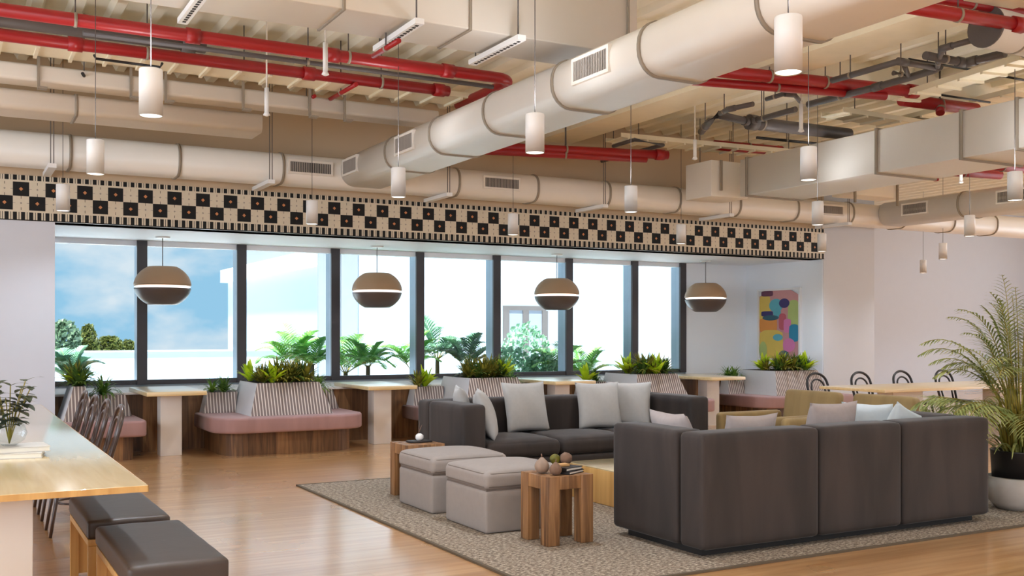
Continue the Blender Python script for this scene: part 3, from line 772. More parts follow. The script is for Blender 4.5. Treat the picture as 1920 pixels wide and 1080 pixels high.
# cylinder pendants
def cyl_lamp(label):
    t = thing('cylinder_pendant', label, 'pendant lamp', (0, 0, 0), 0, 'white cylinder pendants')
    mb = MB(); mb.lathe([(.066, .012), (.0685, 0), (.0685, .275), (.066, .28), (.002, .28)], 32); mb.out('shade', M['white'], t)
    MB().lathe([(.001, .004), (.062, .004), (.062, .008), (.001, .008)], 28).out('diffuser', M['lens'], t)
    MB().tube([(0, 0, .28), (0, 0, ZC - 2.72)], .0035, 6).out('cord', M['grey'], t)
    return t
spots = [((283, 218), 'nearest at left below the red pipes'), ((179, 327), 'second at left, overlapping the cream duct'), ((118, 395), 'leftmost, in front of the tile band'),
         ((1478, 137), 'largest, at upper right in front of the great duct'), ((1003, 287), 'at centre in front of the great duct'), ((747, 370), 'left of centre under the great duct'), ((585, 418), 'in front of the tile band above the third window'),
         ((1516, 338), 'before the rectangular duct at right'), ((1183, 398), 'right of centre before the cream duct'), ((962, 440), 'in front of the tile band at centre'),
         ((1903, 376), 'at the right edge of the picture'), ((1533, 422), 'above the right end of the tile band'), ((1277, 458), 'in front of the tile band right of centre'),
         ((1818, 443), 'above the palm against the pale wall'), ((1541, 471), 'at the very end of the tile band'), ((1768, 486), 'small, against the pale far wall'), ((1731, 512), 'smallest, glowing against the pale far wall')]
lamp0 = None
for (px, py), nm in spots:
    p = P(px, py, 2.72); lb = 'white cylinder pendant lamp, ' + nm
    if px == 118 or px == 585 or px == 962 or px == 1277 or px == 1541: 
        a, b_ = ray(px); d = 11.78 / b_; p = Vector((a * d, 11.78, 2.72))
    if lamp0 is None: lamp0 = cyl_lamp(lb); lamp0.location = p
    else: dup(lamp0, p, 0, lb)

# globe pendants in the bay
def globe(label):
    t = thing('globe_pendant', label, 'pendant lamp', (0, 0, 0), 0, 'two-tone globe pendants')
    R, Hh = .355, .245
    def prof(z0, z1, n=12, top=True):
        out = []
        for k in range(n + 1):
            z = z0 + (z1 - z0) * k / n; out.append((R * max(.0, 1 - (abs(z) / (Hh * 1.16)) ** 1.9) ** .5, z))
        return out
    up = prof(.0, Hh); lo = prof(-Hh, -.035)
    MB().lathe([(up[0][0] - .015, .012)] + up[:] + [(.03, Hh + .004)], 48).out('upper_shade', M['bronze'], t)
    MB().lathe([(.02, -Hh - .002)] + lo + [(lo[-1][0] - .02, -.035)], 48).out('lower_shade', M['brown'], t)
    MB().lathe([(R - .05, -.034), (R - .012, -.02), (R - .012, -.01), (R - .05, .0)], 48).out('gap_ring', M['inner'], t)
    mb = MB()
    MB().tube([(0, 0, Hh), (0, 0, ZB - 2.04)], .006, 8).out('cord', M['grey'], t)
    MB().lathe([(.09, ZB - 2.04 - .02), (.09, ZB - 2.04)], 24).out('ceiling_rose', M['white'], t)
    mb.bm.free()
    return t
g0 = None
for i, px in enumerate((305, 707, 1044, 1323)):
    Y = 13.72; lb = 'bronze and brown globe pendant in the window bay, %s from the left' % ORD[i]
    if g0 is None: g0 = globe(lb); g0.location = (XatY(px, Y), Y, 2.04)
    else: dup(g0, (XatY(px, Y), Y, 2.04), 0, lb)

# =====================================================================================
# WINDOW BAY SEATING
# =====================================================================================
def spiky(mat, n, L, w, droop, el=(25, 85), seed=0, seg=5):
    random.seed(seed); mb = MB()
    for k in range(n):
        az = k * 2.399 + random.uniform(-.3, .3); e = math.radians(random.uniform(*el))
        mb.leaf((math.cos(az) * .015, math.sin(az) * .015, 0), (math.cos(az) * math.cos(e), math.sin(az) * math.cos(e), math.sin(e)), L * random.uniform(.7, 1.05), w, droop, seg=seg, tipw=.02)
    me = mb.out('foliage_source', mat, thing('x', 'x', 'x'), recalc=False)
    data = me.data; root = me.parent; bpy.data.objects.remove(me); bpy.data.objects.remove(root)
    return data
PL = dict(dark=[spiky(M['dgreen'], 70, .25, .02, .9, seed=1), spiky(M['dgreen'], 64, .22, .022, .8, seed=2)],
          grass=[spiky(M['green'], 60, .26, .02, 1.2, seed=3)],
          croton=[spiky(M['croton'], 70, .26, .02, .8, seed=4), spiky(M['croton'], 64, .24, .022, .6, seed=5)],
          lime=[spiky(M['lime'], 20, .27, .065, .6, (40, 88), seed=6, seg=6)])
LEAFY = dict(dark='dark green spiky-leaved plant', grass='green grassy spider-like plant', croton='olive and russet narrow-leaved plant', lime='bright lime broad-leaved plant')
cnt = 0
def plant(kind, loc, where, s=1.0):
    global cnt
    cnt += 1; random.seed(500 + cnt)
    me = PL[kind][cnt % len(PL[kind])]
    o = bpy.data.objects.new('potted_plant' if False else 'leafy_plant', me); C.objects.link(o)
    s *= 1.08 if kind == 'lime' else 1.12
    o.location = loc; o.rotation_euler = (0, 0, random.uniform(0, 6)); o.scale = (s, s, s)
    tag(o, '%s, %s' % (LEAFY[kind], where), 'plant', 'plants in the bench planters')
SEATZ = (.27, .45)
def bench(cx, label, x0, x1, bx0, bx1, yf=11.78, where='', plants=(), side_l=True, side_r=True, topz=.83, r=.34):
    t = thing('planter_bench', label, 'bench', (cx, 12.98, 0), 0, 'pink planter benches in the window bay')
    X = lambda v: v - cx; Yf = yf - 12.98
    c = (0, 0, 1 if x0 > 1.2 else 0, 1 if x1 < 12.6 else 0)
    MB().prism(rrect(X(x0), X(x1), Yf, -.001, r, 8, c), SEATZ[0], SEATZ[1], .03).out('seat_cushion', M['pink'], t)
    MB().prism(rrect(X(x0) + .12, X(x1) - .12, Yf + .16, -.001, r * .8, 8, c), 0, SEATZ[0]).out('base', M['walnut'], t)
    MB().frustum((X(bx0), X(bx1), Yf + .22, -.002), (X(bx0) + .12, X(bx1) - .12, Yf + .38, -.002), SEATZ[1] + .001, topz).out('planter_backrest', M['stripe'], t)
    MB().box(X(bx0) + .14, X(bx1) - .14, Yf + .41, -.03, topz - .015, topz + .004).out('soil', M['soil'], t)
    zs = .70
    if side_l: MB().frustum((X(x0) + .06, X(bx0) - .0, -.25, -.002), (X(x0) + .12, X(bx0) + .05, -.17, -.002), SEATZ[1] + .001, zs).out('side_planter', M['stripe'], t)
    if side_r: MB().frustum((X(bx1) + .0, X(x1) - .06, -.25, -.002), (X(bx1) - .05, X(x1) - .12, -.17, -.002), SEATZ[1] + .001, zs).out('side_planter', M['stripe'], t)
    for k, (kind, u, v, s) in enumerate(plants):
        if u < 0: loc = (x0 + .12 + (bx0 - x0 - .15) * (u + 1), 12.88, zs)
        elif u > 1: loc = (bx1 + (x1 - bx1 - .12) * (u - 1), 12.88, zs)
        else: loc = (bx0 + .2 + (bx1 - bx0 - .4) * u, 12.98 + Yf + .5 + v * .55, topz)
        plant(kind, loc, '%s from the left in %s' % (ORD[k] if k < 12 else 'last', where), s)
    m = int((bx1 - bx0) / .13)
    for k in range(m):
        plant('dark' if k % 2 else 'croton', (bx0 + .19 + (bx1 - bx0 - .38) * (k + .5) / m, 12.98 + Yf + (.52 if k % 3 else .72), topz), 'filling the dense middle of %s' % where, .8 + .2 * (k % 3))
    return t
std = [('grass', -.75, 0, .8), ('dark', -.25, 0, .95), ('lime', 0.0, .9, .95), ('croton', .06, .0, 1.0), ('lime', .2, -.1, .95), ('dark', .4, .6, 1.05), ('croton', .55, .0, 1.1), ('dark', .8, .5, 1.1), ('croton', .92, 0, 1.05), ('grass', 1.35, 0, .95)]
bench(1.5, 'pink bench at the far left, cut off by the white wall', 1.09, 1.97, .4 + .72, 1.48, 12.0, 'the leftmost bench planter', [('dark', .0, .0, 1.2), ('dark', .0, .7, 1.25), ('croton', .55, .2, 1.1), ('lime', 1.0, .2, .9), ('grass', 1.35, 0, 1.05)], side_l=False, r=.1)
bench(3.6, 'fully visible pink bench with striped planter back, left of the dark sofa', 2.68, 4.52, 3.12, 4.13, 11.78, 'the fully visible bench planter', std)
bench(6.4, 'pink bench behind the dark sofa with arms, right of the second table', 5.45, 7.35, 5.95, 6.92, 11.78, 'the planter behind the middle sofa', [('croton', -.8, 0, .95), ('lime', -.5, 0, 1.05), ('croton', .05, .2, 1.1), ('dark', .25, .6, 1.2), ('croton', .45, .0, 1.1), ('croton', .7, .4, 1.2), ('lime', .95, .2, 1.1), ('grass', 1.5, 0, 1.0)])
bench(9.15, 'pink bench behind the right end of the dark sofa', 8.15, 10.1, 8.67, 9.64, 11.78, 'the planter behind the grey cushions', [('lime', -.7, 0, 1.0), ('dark', -.3, 0, .9), ('lime', .05, .5, 1.1), ('dark', .2, .0, 1.1), ('croton', .35, .3, 1.2), ('lime', .55, -.1, 1.1), ('dark', .7, .4, 1.25), ('dark', .95, .1, 1.2)])
bench(11.85, 'pink bench in the right corner beneath the painting', 10.95, 12.84, 11.35, 12.5, 11.78, 'the planter beneath the painting', [('grass', -.8, 0, .9), ('grass', -.3, 0, .9), ('lime', .1, .6, 1.0), ('lime', .3, .2, 1.1), ('croton', .5, .5, 1.1), ('dark', .7, .2, 1.1), ('lime', .9, .0, 1.1)], side_r=False)
# tables between the benches
def bay_table(x, label, first=None):
    if first: return dup(first, (x, 12.0, 0), 0, label)
    t = thing('bay_table', label, 'table', (x, 12.0, 0), 0, 'tables between the bay benches')
    MB().box(-.33, .33, 0, 1.3, .716, .765, .006).out('table_top', M['oakx'], t)
    MB().box(-.12, .12, .36, .58, 0, .716, .004).out('leg', M['plaster'], t)
    return t
t0 = bay_table(2.29, 'oak-topped table with white leg, leftmost in the window bay')
bay_table(4.92, 'oak-topped table with white leg left of the middle sofa', t0)
bay_table(7.64, 'oak-topped table behind the middle sofa cushions', t0)
bay_table(10.38, 'oak-topped table left of the bench beneath the painting', t0)

# painting
def painting():
    t = thing('painting', 'framed abstract painting in bright patches on the bay side wall', 'painting', (XR - .012, 13.52, .95))
    w, h = .53, 1.27
    mb = MB(); e = .035
    for (a, b_, c, d) in ((-w, w, 0, e), (-w, w, h - e, h), (-w, -w + e, e, h - e), (w - e, w, e, h - e)): mb.box(-.05, -.001, a, b_, c, d)
    mb.out('frame', M['white'], t)
    cols = dict(y=(226, 196, 96), p=(206, 150, 150), g=(178, 196, 120), o=(226, 150, 74), t=(96, 176, 190), n=(62, 56, 110), m=(196, 96, 110), k=(222, 130, 182), s=(52, 96, 112), b=(48, 140, 176), v=(110, 66, 90))
    mats = [plain('paint_' + k, srgb(*v), .6, var=.06) for k, v in cols.items()]; idx = {k: i for i, k in enumerate(cols)}
    mb = MB()
    def rect(c, u0, u1, z0, z1, r=0, lay=1):  # u from left (far, +Y) to right
        rect.n = getattr(rect, 'n', 0) + 1; X = -.02 - rect.n * .0004; ya = w - e - u0 * (2 * w - 2 * e); yb = w - e - u1 * (2 * w - 2 * e); za = e + z0 * (h - 2 * e); zb = e + z1 * (h - 2 * e)
        n = 18; pts = []
        for k in range(n):
            a = 2 * PI * k / n
            cx, cz = (ya + yb) / 2, (za + zb) / 2
            sx, sz = math.cos(a), math.sin(a)
            if r < .5:
                q = max(abs(sx), abs(sz)); sx, sz = sx / q, sz / q
                if r: sx, sz = (sx * (1 - r) + math.cos(a) * r * 1.05), (sz * (1 - r) + math.sin(a) * r * 1.05)
            pts.append((X, cx + sx * abs(ya - yb) / 2, cz + sz * abs(zb - za) / 2))
        mb.face(pts, idx[c])
    mb.mi = 0
    rect('p', 0, 1, 0, 1, 0, 0)
    rect('y', 0, .28, .5, .95, .3, 1); rect('o', 0, .45, .38, .6, .2, 1); rect('y', 0, .6, .0, .42, .2, 2); rect('g', .72, 1, .35, .85, .3, 1)
    rect('v', .05, .35, .92, 1, .2, 2); rect('t', .25, .6, .68, .88, .9, 3); rect('n', .5, .76, .74, .88, .9, 4); rect('t', .35, .55, .6, .76, .9, 4)
    rect('n', .05, .35, .62, .7, .2, 5); rect('s', .08, .5, .56, .64, .9, 5); rect('m', .5, .68, .42, .66, .3, 6); rect('k', .62, .8, .38, .58, .2, 7)
    rect('b', .75, 1, .25, .5, .4, 6); rect('k', .6, .9, .1, .3, .9, 7); rect('t', .35, .6, .26, .36, .9, 8); rect('s', .5, .75, .0, .12, .9, 8); rect('g', 0, .2, .0, .25, .9, 8)
    mb.out('canvas', mats, t)
painting()

# =====================================================================================
# LOUNGE
# =====================================================================================
o = MB().prism(rrect(2.87, 8.35, 4.79, 9.33, .01, 2), .0, .012).out('area_rug', M['rug'])
tag(o, 'large woven brown and cream rug under the lounge furniture', 'rug')
mb = MB()
for (a, b_, c, d) in ((2.855, 8.365, 4.775, 4.80), (2.855, 8.365, 9.32, 9.345), (2.855, 2.88, 4.775, 9.345), (8.34, 8.365, 4.775, 9.345)): mb.box(a, b_, c, d, .001, .014)
e_ = mb.out('rug_binding', M['rugedge'], o); e_.matrix_parent_inverse = Matrix.Translation(-o.location)
ZR = .013
def sofa(label, loc, rz, widths):
    """modular sofa: local +Y is the back plane side, seat faces -Y; origin at the left back corner"""
    t = thing('modular_sofa', label, 'sofa', loc, rz)
    W = sum(widths); D = 1.0; BT = .24; x = 0; HT = .78
    for i, w in enumerate(widths):
        x1 = x + w
        MB().soft(x + .004, x1 - .004, -BT, 0, .05, HT, .035, 14, crown=.008).out('back_panel', M['sofa'], t)
        s0 = x + (BT if i == 0 else .004); s1 = x1 - (BT if i == len(widths) - 1 else .004)
        MB().soft(s0 + .004, s1 - .004, -D + .02, -BT - .004, .05, .29, .03, 10).out('seat_base', M['sofa'], t)
        c_ = MB().soft(s0 + .004, s1 - .004, -D, -BT - .01, .29, .44, .055, 16, crown=.035, wr=.003, seed=i).out('seat_cushion', M['sofa'], t)
        x = x1
    for (a, b_) in ((0, BT), (W - BT, W)):
        MB().soft(a + .002, b_ - .002, -D + .01, -BT - .02, .05, HT, .035, 14, crown=.008).out('arm', M['sofa'], t)
    MB().box(.08, W - .08, -D + .1, -.1, 0, .055).out('plinth', M['sofabase'], t)
    return t
def pillow(label, loc, rot, s=.5, th=.16, mat='pillow'):
    mb = MB(); n = 18; rows = {}
    for side in (1, -1):
        for i in range(n + 1):
            for j in range(n + 1):
                u, v = -1 + 2 * i / n, -1 + 2 * j / n
                edge = i in (0, n) or j in (0, n)
                if edge and (i, j) in rows: rows[(i, j, side)] = rows[(i, j)]; continue
                pin = .07
                x = u * s / 2 * (1 - pin * (1 - v * v)); z = v * s / 2 * (1 - pin * (1 - u * u))
                y = side * th / 2 * (max(0, (1 - u * u) * (1 - v * v))) ** .42
                y += .006 * math.sin(u * 5 + v * 3) * (1 - u * u) * side
                vv = mb.bm.verts.new((x, y, z + s / 2))
                rows[(i, j, side)] = vv
                if edge: rows[(i, j)] = vv
        for i in range(n):
            for j in range(n):
                f = mb.bm.faces.new((rows[(i, j, side)], rows[(i + 1, j, side)], rows[(i + 1, j + 1, side)], rows[(i, j + 1, side)])); f.smooth = True
    bmesh.ops.recalc_face_normals(mb.bm, faces=mb.bm.faces[:])
    me = bpy.data.meshes.new('throw_pillow'); mb.bm.to_mesh(me); mb.bm.free(); me.materials.append(M[mat])
    o = bpy.data.objects.new('throw_pillow', me); C.objects.link(o); o.location = loc; o.rotation_euler = rot
    return tag(o, label, 'cushion', 'throw pillows')
R = math.radians
# sofa 2: faces the camera, back towards the windows
sofa('dark grey velvet sofa facing the viewer, in front of the bay benches', (3.93, 9.0, ZR), 0, (1.02, .80, .93))
# sofa 1: seen from behind
sofa('dark grey velvet sofa in the foreground seen from behind', (6.87, 5.0, ZR), PI, (.95, .80, 1.01))
SZ = .465
pillow('grey pillow standing upright against the middle of the viewer-facing sofa', (4.95, 8.62, SZ), (R(-14), 0, R(4)), .50, .17)
pillow('wide grey pillow near the right end of the viewer-facing sofa', (5.76, 8.58, SZ), (R(-14), 0, R(-10)), .48, .17)
pillow('grey pillow beside the right arm of the viewer-facing sofa, half hidden', (6.15, 8.66, SZ), (R(-12), 0, R(-38)), .47, .15)
pillow('grey pillow leaning on the left arm of the viewer-facing sofa', (4.40, 8.30, SZ - .005), (R(-20), R(0), R(62)), .48, .17)
pillow('grey pillow tucked behind another by the left sofa arm', (4.29, 8.62, SZ), (R(-12), 0, R(68)), .48, .15)
pillow('mauve-grey pillow lying against the left arm of the foreground sofa', (4.50, 5.62, SZ - .045), (R(-20), 0, R(82)), .50, .17, 'pillow2')
pillow('mauve-grey pillow just behind the back at the foreground sofa corner', (4.80, 5.42, SZ - .035), (R(14), 0, 0), .46, .15, 'pillow2')
pillow('tall mauve-grey pillow rising over the middle of the foreground sofa back', (5.57, 5.42, SZ - .02), (R(12), 0, R(3)), .50, .17, 'pillow2')
pillow('pale cool grey pillow tilted near the right end of the foreground sofa', (6.36, 5.50, SZ - .01), (R(14), R(20), R(8)), .42, .17, 'pillow3')
pillow('cool grey pillow resting on the right arm inside of the foreground sofa', (6.50, 5.80, SZ), (R(14), R(0), R(-70)), .42, .17, 'pillow3')

def ottoman(label, loc, first=None):
    if first: return dup(first, loc, 0, label)
    t = thing('ottoman', label, 'ottoman', loc, 0, 'greige ottomans')
    s = .335
    MB().soft(-s, s, -s, s, 0, .30, .02, 10).out('base', M['ott'], t)
    c = MB().soft(-s - .008, s + .008, -s - .008, s + .008, .303, .435, .045, 16, crown=.035).out('cushion', M['ott'], t)
    for z in (.33, .418):
        q = s + (.002 if z < .4 else -.006)
        pts = [(x, y, z) for x, y in rrect(-q, q, -q, q, .05, 5)]
        MB().tube(pts, .006, 6, closed=True).out('piping', M['ottpipe'], c)
    MB().box(-s + .012, s - .012, -s + .012, s - .012, .295, .312).out('seam_gap', M['ottpipe'], t)
    return t
o1 = ottoman('greige fabric ottoman nearest the camera, beside the small wood table', (3.645, 6.71, ZR))
ottoman('greige fabric ottoman behind the nearer one, in front of the sofa arm', (3.645, 7.62, ZR), o1)
def side_table(label, loc, first=None):
    if first: return dup(first, loc, 0, label)
    t = thing('side_table', label, 'side table', loc, 0, 'square wood side tables')
    s = .18; L = .095
    for sx in (-1, 1):
        for sy in (-1, 1):
            x0, x1 = sorted((sx * s, sx * (s - L))); y0, y1 = sorted((sy * s, sy * (s - L)))
            MB().box(x0, x1, y0, y1, 0, .46, .003).out('leg', M['acacia'], t)
    MB().box(-s + L, s - L, -s + .004, s - .004, .37, .458, .002).box(-s + .004, -s + L, -s + L, s - L, .37, .458, .002).box(s - L, s - .004, -s + L, s - L, .37, .458, .002).out('table_top', M['acacia'], t)
    return t
st = side_table('small square wood side table right of the near ottoman, holding dried pods', (3.65, 5.98, ZR))
side_table('small square wood side table behind the ottomans at the sofa end', (3.59, 8.21, ZR), st)
t = thing('coffee_table', 'low pale oak block coffee table between the sofas', 'coffee table', (5.35, 6.98, ZR))
MB().box(-.62, .62, -.55, .6, 0, .285, .006).out('body', M['oak'], t)
MB().box(-.62, .62, -.55, .6, .285, .295, .003).out('table_top', M['oaktop'], t)
# decorations on the near side table
ZT = ZR + .46
def book(label, loc, rz, w, d, h, cov, group):
    t = thing('book', label, 'book', loc, rz, group)
    MB().box(-w / 2, w / 2, -d / 2, d / 2, 0, .004).box(-w / 2, w / 2, -d / 2, d / 2, h - .004, h).box(-w / 2, -w / 2 + .004, -d / 2, d / 2, 0, h).out('cover', M[cov], t)
    MB().box(-w / 2 + .004, w / 2 - .005, -d / 2 + .005, d / 2 - .005, .004, h - .004).out('pages', M['page'], t)
book('lower dark book on the near wood side table', (3.71, 5.94, ZT), R(28), .2, .15, .02, 'darkbook', 'books on the near side table')
book('upper black and white book on the near wood side table', (3.705, 5.945, ZT + .0205), R(22), .19, .14, .022, 'darkbook', 'books on the near side table')
t = MB().box(-.05, .04, -.03, .03, 0, .018, .004).out('wooden_block', M['cherry']); t.location = (3.68, 5.96, ZT + .043); tag(t, 'small tan wooden piece lying on the books', 'ornament')
def gourd(label, loc, s, mat, lob):
    t = thing('dried_pod', label, 'ornament', loc, random.uniform(0, 3), 'dried pods on the side table')
    MB().lathe([(.012 * s, 0), (.032 * s, .008 * s), (.044 * s, .03 * s), (.046 * s, .05 * s), (.036 * s, .075 * s), (.018 * s, .092 * s), (.008 * s, .103 * s)], 36, lobes=lob, amp=.1).out('body', M[mat], t)
    MB().tube([(0, 0, .1 * s), (.004 * s, 0, .125 * s)], .004 * s, 6).out('stem', M['husk'], t)
gourd('tall pale pointed dried pod at the left of the near side table', (3.545, 6.0, ZT), 1.05, 'shell', 4)
gourd('squat ribbed brown dried pod in front on the near side table', (3.575, 5.87, ZT), .85, 'husk', 9)
random.seed(3)
def ball(label, loc, r, mat):
    mb = MB(); b = bmesh.new(); bmesh.ops.create_icosphere(b, subdivisions=3, radius=r)
    for v in b.verts: v.co *= 1 + random.uniform(-.08, .08)
    mb.merge(b, Matrix.Translation((0, 0, r)), True); o = mb.out('dried_flower', M[mat]); o.location = loc; return tag(o, label, 'ornament', 'dried flower heads')
ball('brown rough dried flower head on the books', (3.75, 6.02, ZT + .043), .042, 'husk')
ball('olive dried flower head left of the brown one', (3.69, 6.07, ZT + .043), .036, 'croton')
t = thing('small_tray', 'small dark tray with white blossoms on the far side table', 'tray', (3.62, 8.24, ZT))
MB().box(-.1, .1, -.06, .06, 0, .015, .003).out('tray', M['darkbook'], t)
o = MB().lathe([(.02, 0), (.032, .02), (.03, .045), (.012, .06)], 12, lobes=5, amp=.2).out('blossom_cup', M['white']); o.location = (3.62, 8.24, ZT + .0155); tag(o, 'small white blossom cup on the dark tray', 'ornament')
o = MB().leaf((0, 0, 0), (.1, 0, 1), .12, .01, .2).leaf((0, 0, 0), (-.3, .1, 1), .10, .01, .2).leaf((0, 0, 0), (.4, .1, 1), .09, .012, .3).out('dried_sprig', M['husk'], recalc=False); o.location = (3.62, 8.25, ZT + .07); tag(o, 'tiny dried sprig standing in the white blossom cup', 'plant')

def armchair(label, loc, rz, first=None):
    if first: return dup(first, loc, rz, label)
    t = thing('armchair', label, 'armchair', loc, rz, 'mustard armchairs')
    W = .37
    # local: back at +X, seat faces -X
    mtx = Matrix.Translation((.42, 0, .2)) @ Matrix.Rotation(R(8), 4, 'Y')
    MB().soft(-.07, .07, -W, W, 0, .62, .05, 14, mat=mtx).out('backrest', M['mustard'], t)
    for s in (-1, 1): 
        MB().soft(-.48, .38, s * W - .05, s * W + .05, .06, .60, .045, 12).out('arm', M['mustard'], t)
    MB().soft(-.46, .36, -W + .055, W - .055, .16, .44, .05, 12, crown=.02).out('seat', M['mustard'], t)
    for sx in (-.42, .36):
        for sy in (-1, 1): MB().tube([(sx, sy * .32, 0), (sx, sy * .32, .1)], .018, 8).out('leg', M['bent'], t)
    return t
a0 = armchair('mustard velvet armchair nearer the middle sofa, left of its twin', (7.42, 7.83, ZR), 0)
armchair('mustard velvet armchair on the right, behind the foreground sofa pillows', (7.45, 6.92, ZR), 0, a0)

# =====================================================================================
# BENTWOOD CHAIRS, LONG TABLES
# =====================================================================================
def bent_chair(label, loc, rz, mat, group):
    t = thing('bentwood_chair', label, 'chair', loc, rz, group)
    # local: seat centre at origin, back at -Y, faces +Y
    MB().lathe([(.19, .44), (.205, .445), (.205, .465), (.19, .475), (.01, .468)], 32).out('seat', M[mat], t)
    def hoop(wb, wt, z0, z1, yb):
        pts = []
        for k in range(21):
            s = -1 + 2 * k / 20
            a = PI * (k / 20)
            x = -math.cos(a); zz = math.sin(a)
            w = wb + (wt - wb) * min(1, zz * 1.3)
            zc = z0 + (z1 - z0) * (zz ** .55)
            pts.append((x * w if k not in (0, 20) else x * wb, -.17 - yb * (zc - z0) / (z1 - z0), zc))
        return pts
    MB().tube(hoop(.17, .235, .45, .89, .12), .017, 8).out('back_hoop', M[mat], t)
    MB().tube(hoop(.10, .155, .46, .81, .10), .013, 8).out('inner_hoop', M[mat], t)
    for sx in (-1, 1):
        MB().tube([(sx * .13, .13, .45), (sx * .15, .16, .25), (sx * .17, .20, 0)], [.016, .014, .011], 8).out('leg', M[mat], t)
        MB().tube([(sx * .16, -.16, .46), (sx * .17, -.19, .25), (sx * .18, -.25, 0)], [.016, .014, .011], 8).out('leg', M[mat], t)
    MB().tube([(x, y, .22) for x, y in [(.145 * math.cos(a), .145 * math.sin(a)) for a in [2 * PI * k / 24 for k in range(24)]]], .008, 6, closed=True).out('leg_ring', M[mat], t)
    return t
bc = None
nm = ['nearest', 'second', 'third', 'farthest']
for i, y in enumerate((7.95, 8.68, 9.40, 10.12)):
    lb = 'dark brown bentwood chair at the left table, %s of the four from the camera' % nm[i]
    if bc is None: bc = bent_chair(lb, (.83, y, 0), PI / 2, 'bent', 'brown bentwood chairs by the long table')
    else: dup(bc, (.83, y, 0), PI / 2, lb)
bk = None
for i, px in enumerate((1538, 1620, 1698, 1776)):
    lb = 'black bentwood chair behind the far right table, %s from the left' % ORD[i]
    X = XatY(px, 9.98)
    if bk is None: bk = bent_chair(lb, (X, 9.78, 0), PI, 'bentblack', 'black bentwood chairs at the far table')
    else: dup(bk, (X, 9.78, 0), PI, lb)
t = thing('long_table', 'long pale oak table with white slab leg in the left foreground', 'table', (.1, 4.75, 0))
MB().box(-.75, .68, 0, 5.95, .722, .75, .003).out('table_top', M['oaktop'], t)
MB().box(-.752, .682, -.003, .001, .7215, .7485).box(.68, .683, -.003, 5.95, .7215, .7485).out('edge_banding', M['oak'], t)
for y in (.25, 4.6): MB().box(-.45, .235, y, y + .55, 0, .722, .004).out('leg', M['plaster'], t)
t = thing('long_table', 'long pale oak table with slab leg in front of the black bentwood chairs', 'table', (9.8, 8.55, 0))
MB().box(0, 3.6, 0, 1.05, .715, .75, .003).out('table_top', M['oakx'], t)
for x in (.55, 2.6): MB().box(x, x + .55, .35, .6, 0, .715, .004).out('leg', M['plaster'], t)
def stool(label, loc, L):
    t = thing('bench_stool', label, 'bench', loc, 0, 'leather topped stools')
    W = .205
    MB().soft(-W, W, 0, L, .37, .465, .02, 14, crown=.006, wr=.0015).out('cushion', M['leather'], t)
    MB().box(-W + .005, W - .005, .01, L - .01, .335, .369, .003).out('frame', M['oak'], t)
    for y in (.01, L - .04):
        for sx in (-1, 1):
            x0, x1 = sorted((sx * (W - .005), sx * (W - .05)))
            MB().box(x0, x1, y, y + .03, 0, .335, .002).out('leg', M['oak'], t)
    MB().box(-W + .05, W - .05, L - .03, L - .02, .02, .335).out('end_panel', M['oak'], t)
stool('dark leather topped oak stool, the farther of the two by the left table', (.83, 5.60, 0), .90)
stool('dark leather topped oak stool, nearest the camera at the bottom left', (.85, 4.40, 0), 1.06)
# things on the left table
book('lower pale book under the vase on the left table', (.29, 6.22, .7505), R(-8), .36, .27, .028, 'book', 'pale books on the long table')
book('upper pale book carrying the vase on the left table', (.31, 6.24, .779), R(4), .36, .25, .028, 'book', 'pale books on the long table')
t = thing('glass_vase', 'round clear glass vase with leafy sprigs on the left table', 'vase', (.30, 6.24, .8075))
MB().lathe([(.03, .0), (.075, .03), (.09, .07), (.075, .115), (.045, .14), (.048, .155)], 32).out('vase_body', M['vase'], t)
random.seed(11)
o = thing('leafy_sprigs', 'dark olive leafy sprigs standing in the glass vase', 'plant', (.30, 6.24, .82))
mb = MB(); ms = MB()
for k in range(9):
    az = k * 2.2; lean = random.uniform(.25, .75); p0 = Vector((0, 0, 0)); top = Vector((math.cos(az) * lean * .22, math.sin(az) * lean * .22, random.uniform(.22, .36)))
    pts = [p0.lerp(top, s / 6) + Vector((0, 0, .02 * math.sin(PI * s / 6))) for s in range(7)]; ms.tube(pts, .003, 5)
    for s in range(2, 7):
        for q in (-1, 1):
            a2 = az + q * 1.2 + random.uniform(-.4, .4); mb.leaf(pts[s], (math.cos(a2), math.sin(a2), random.uniform(-.1, .6)), random.uniform(.08, .11), .04, .5, seg=4)
mb.out('leaves', M['oliveleaf'], o, recalc=False); ms.out('stems', M['palmstem'], o)

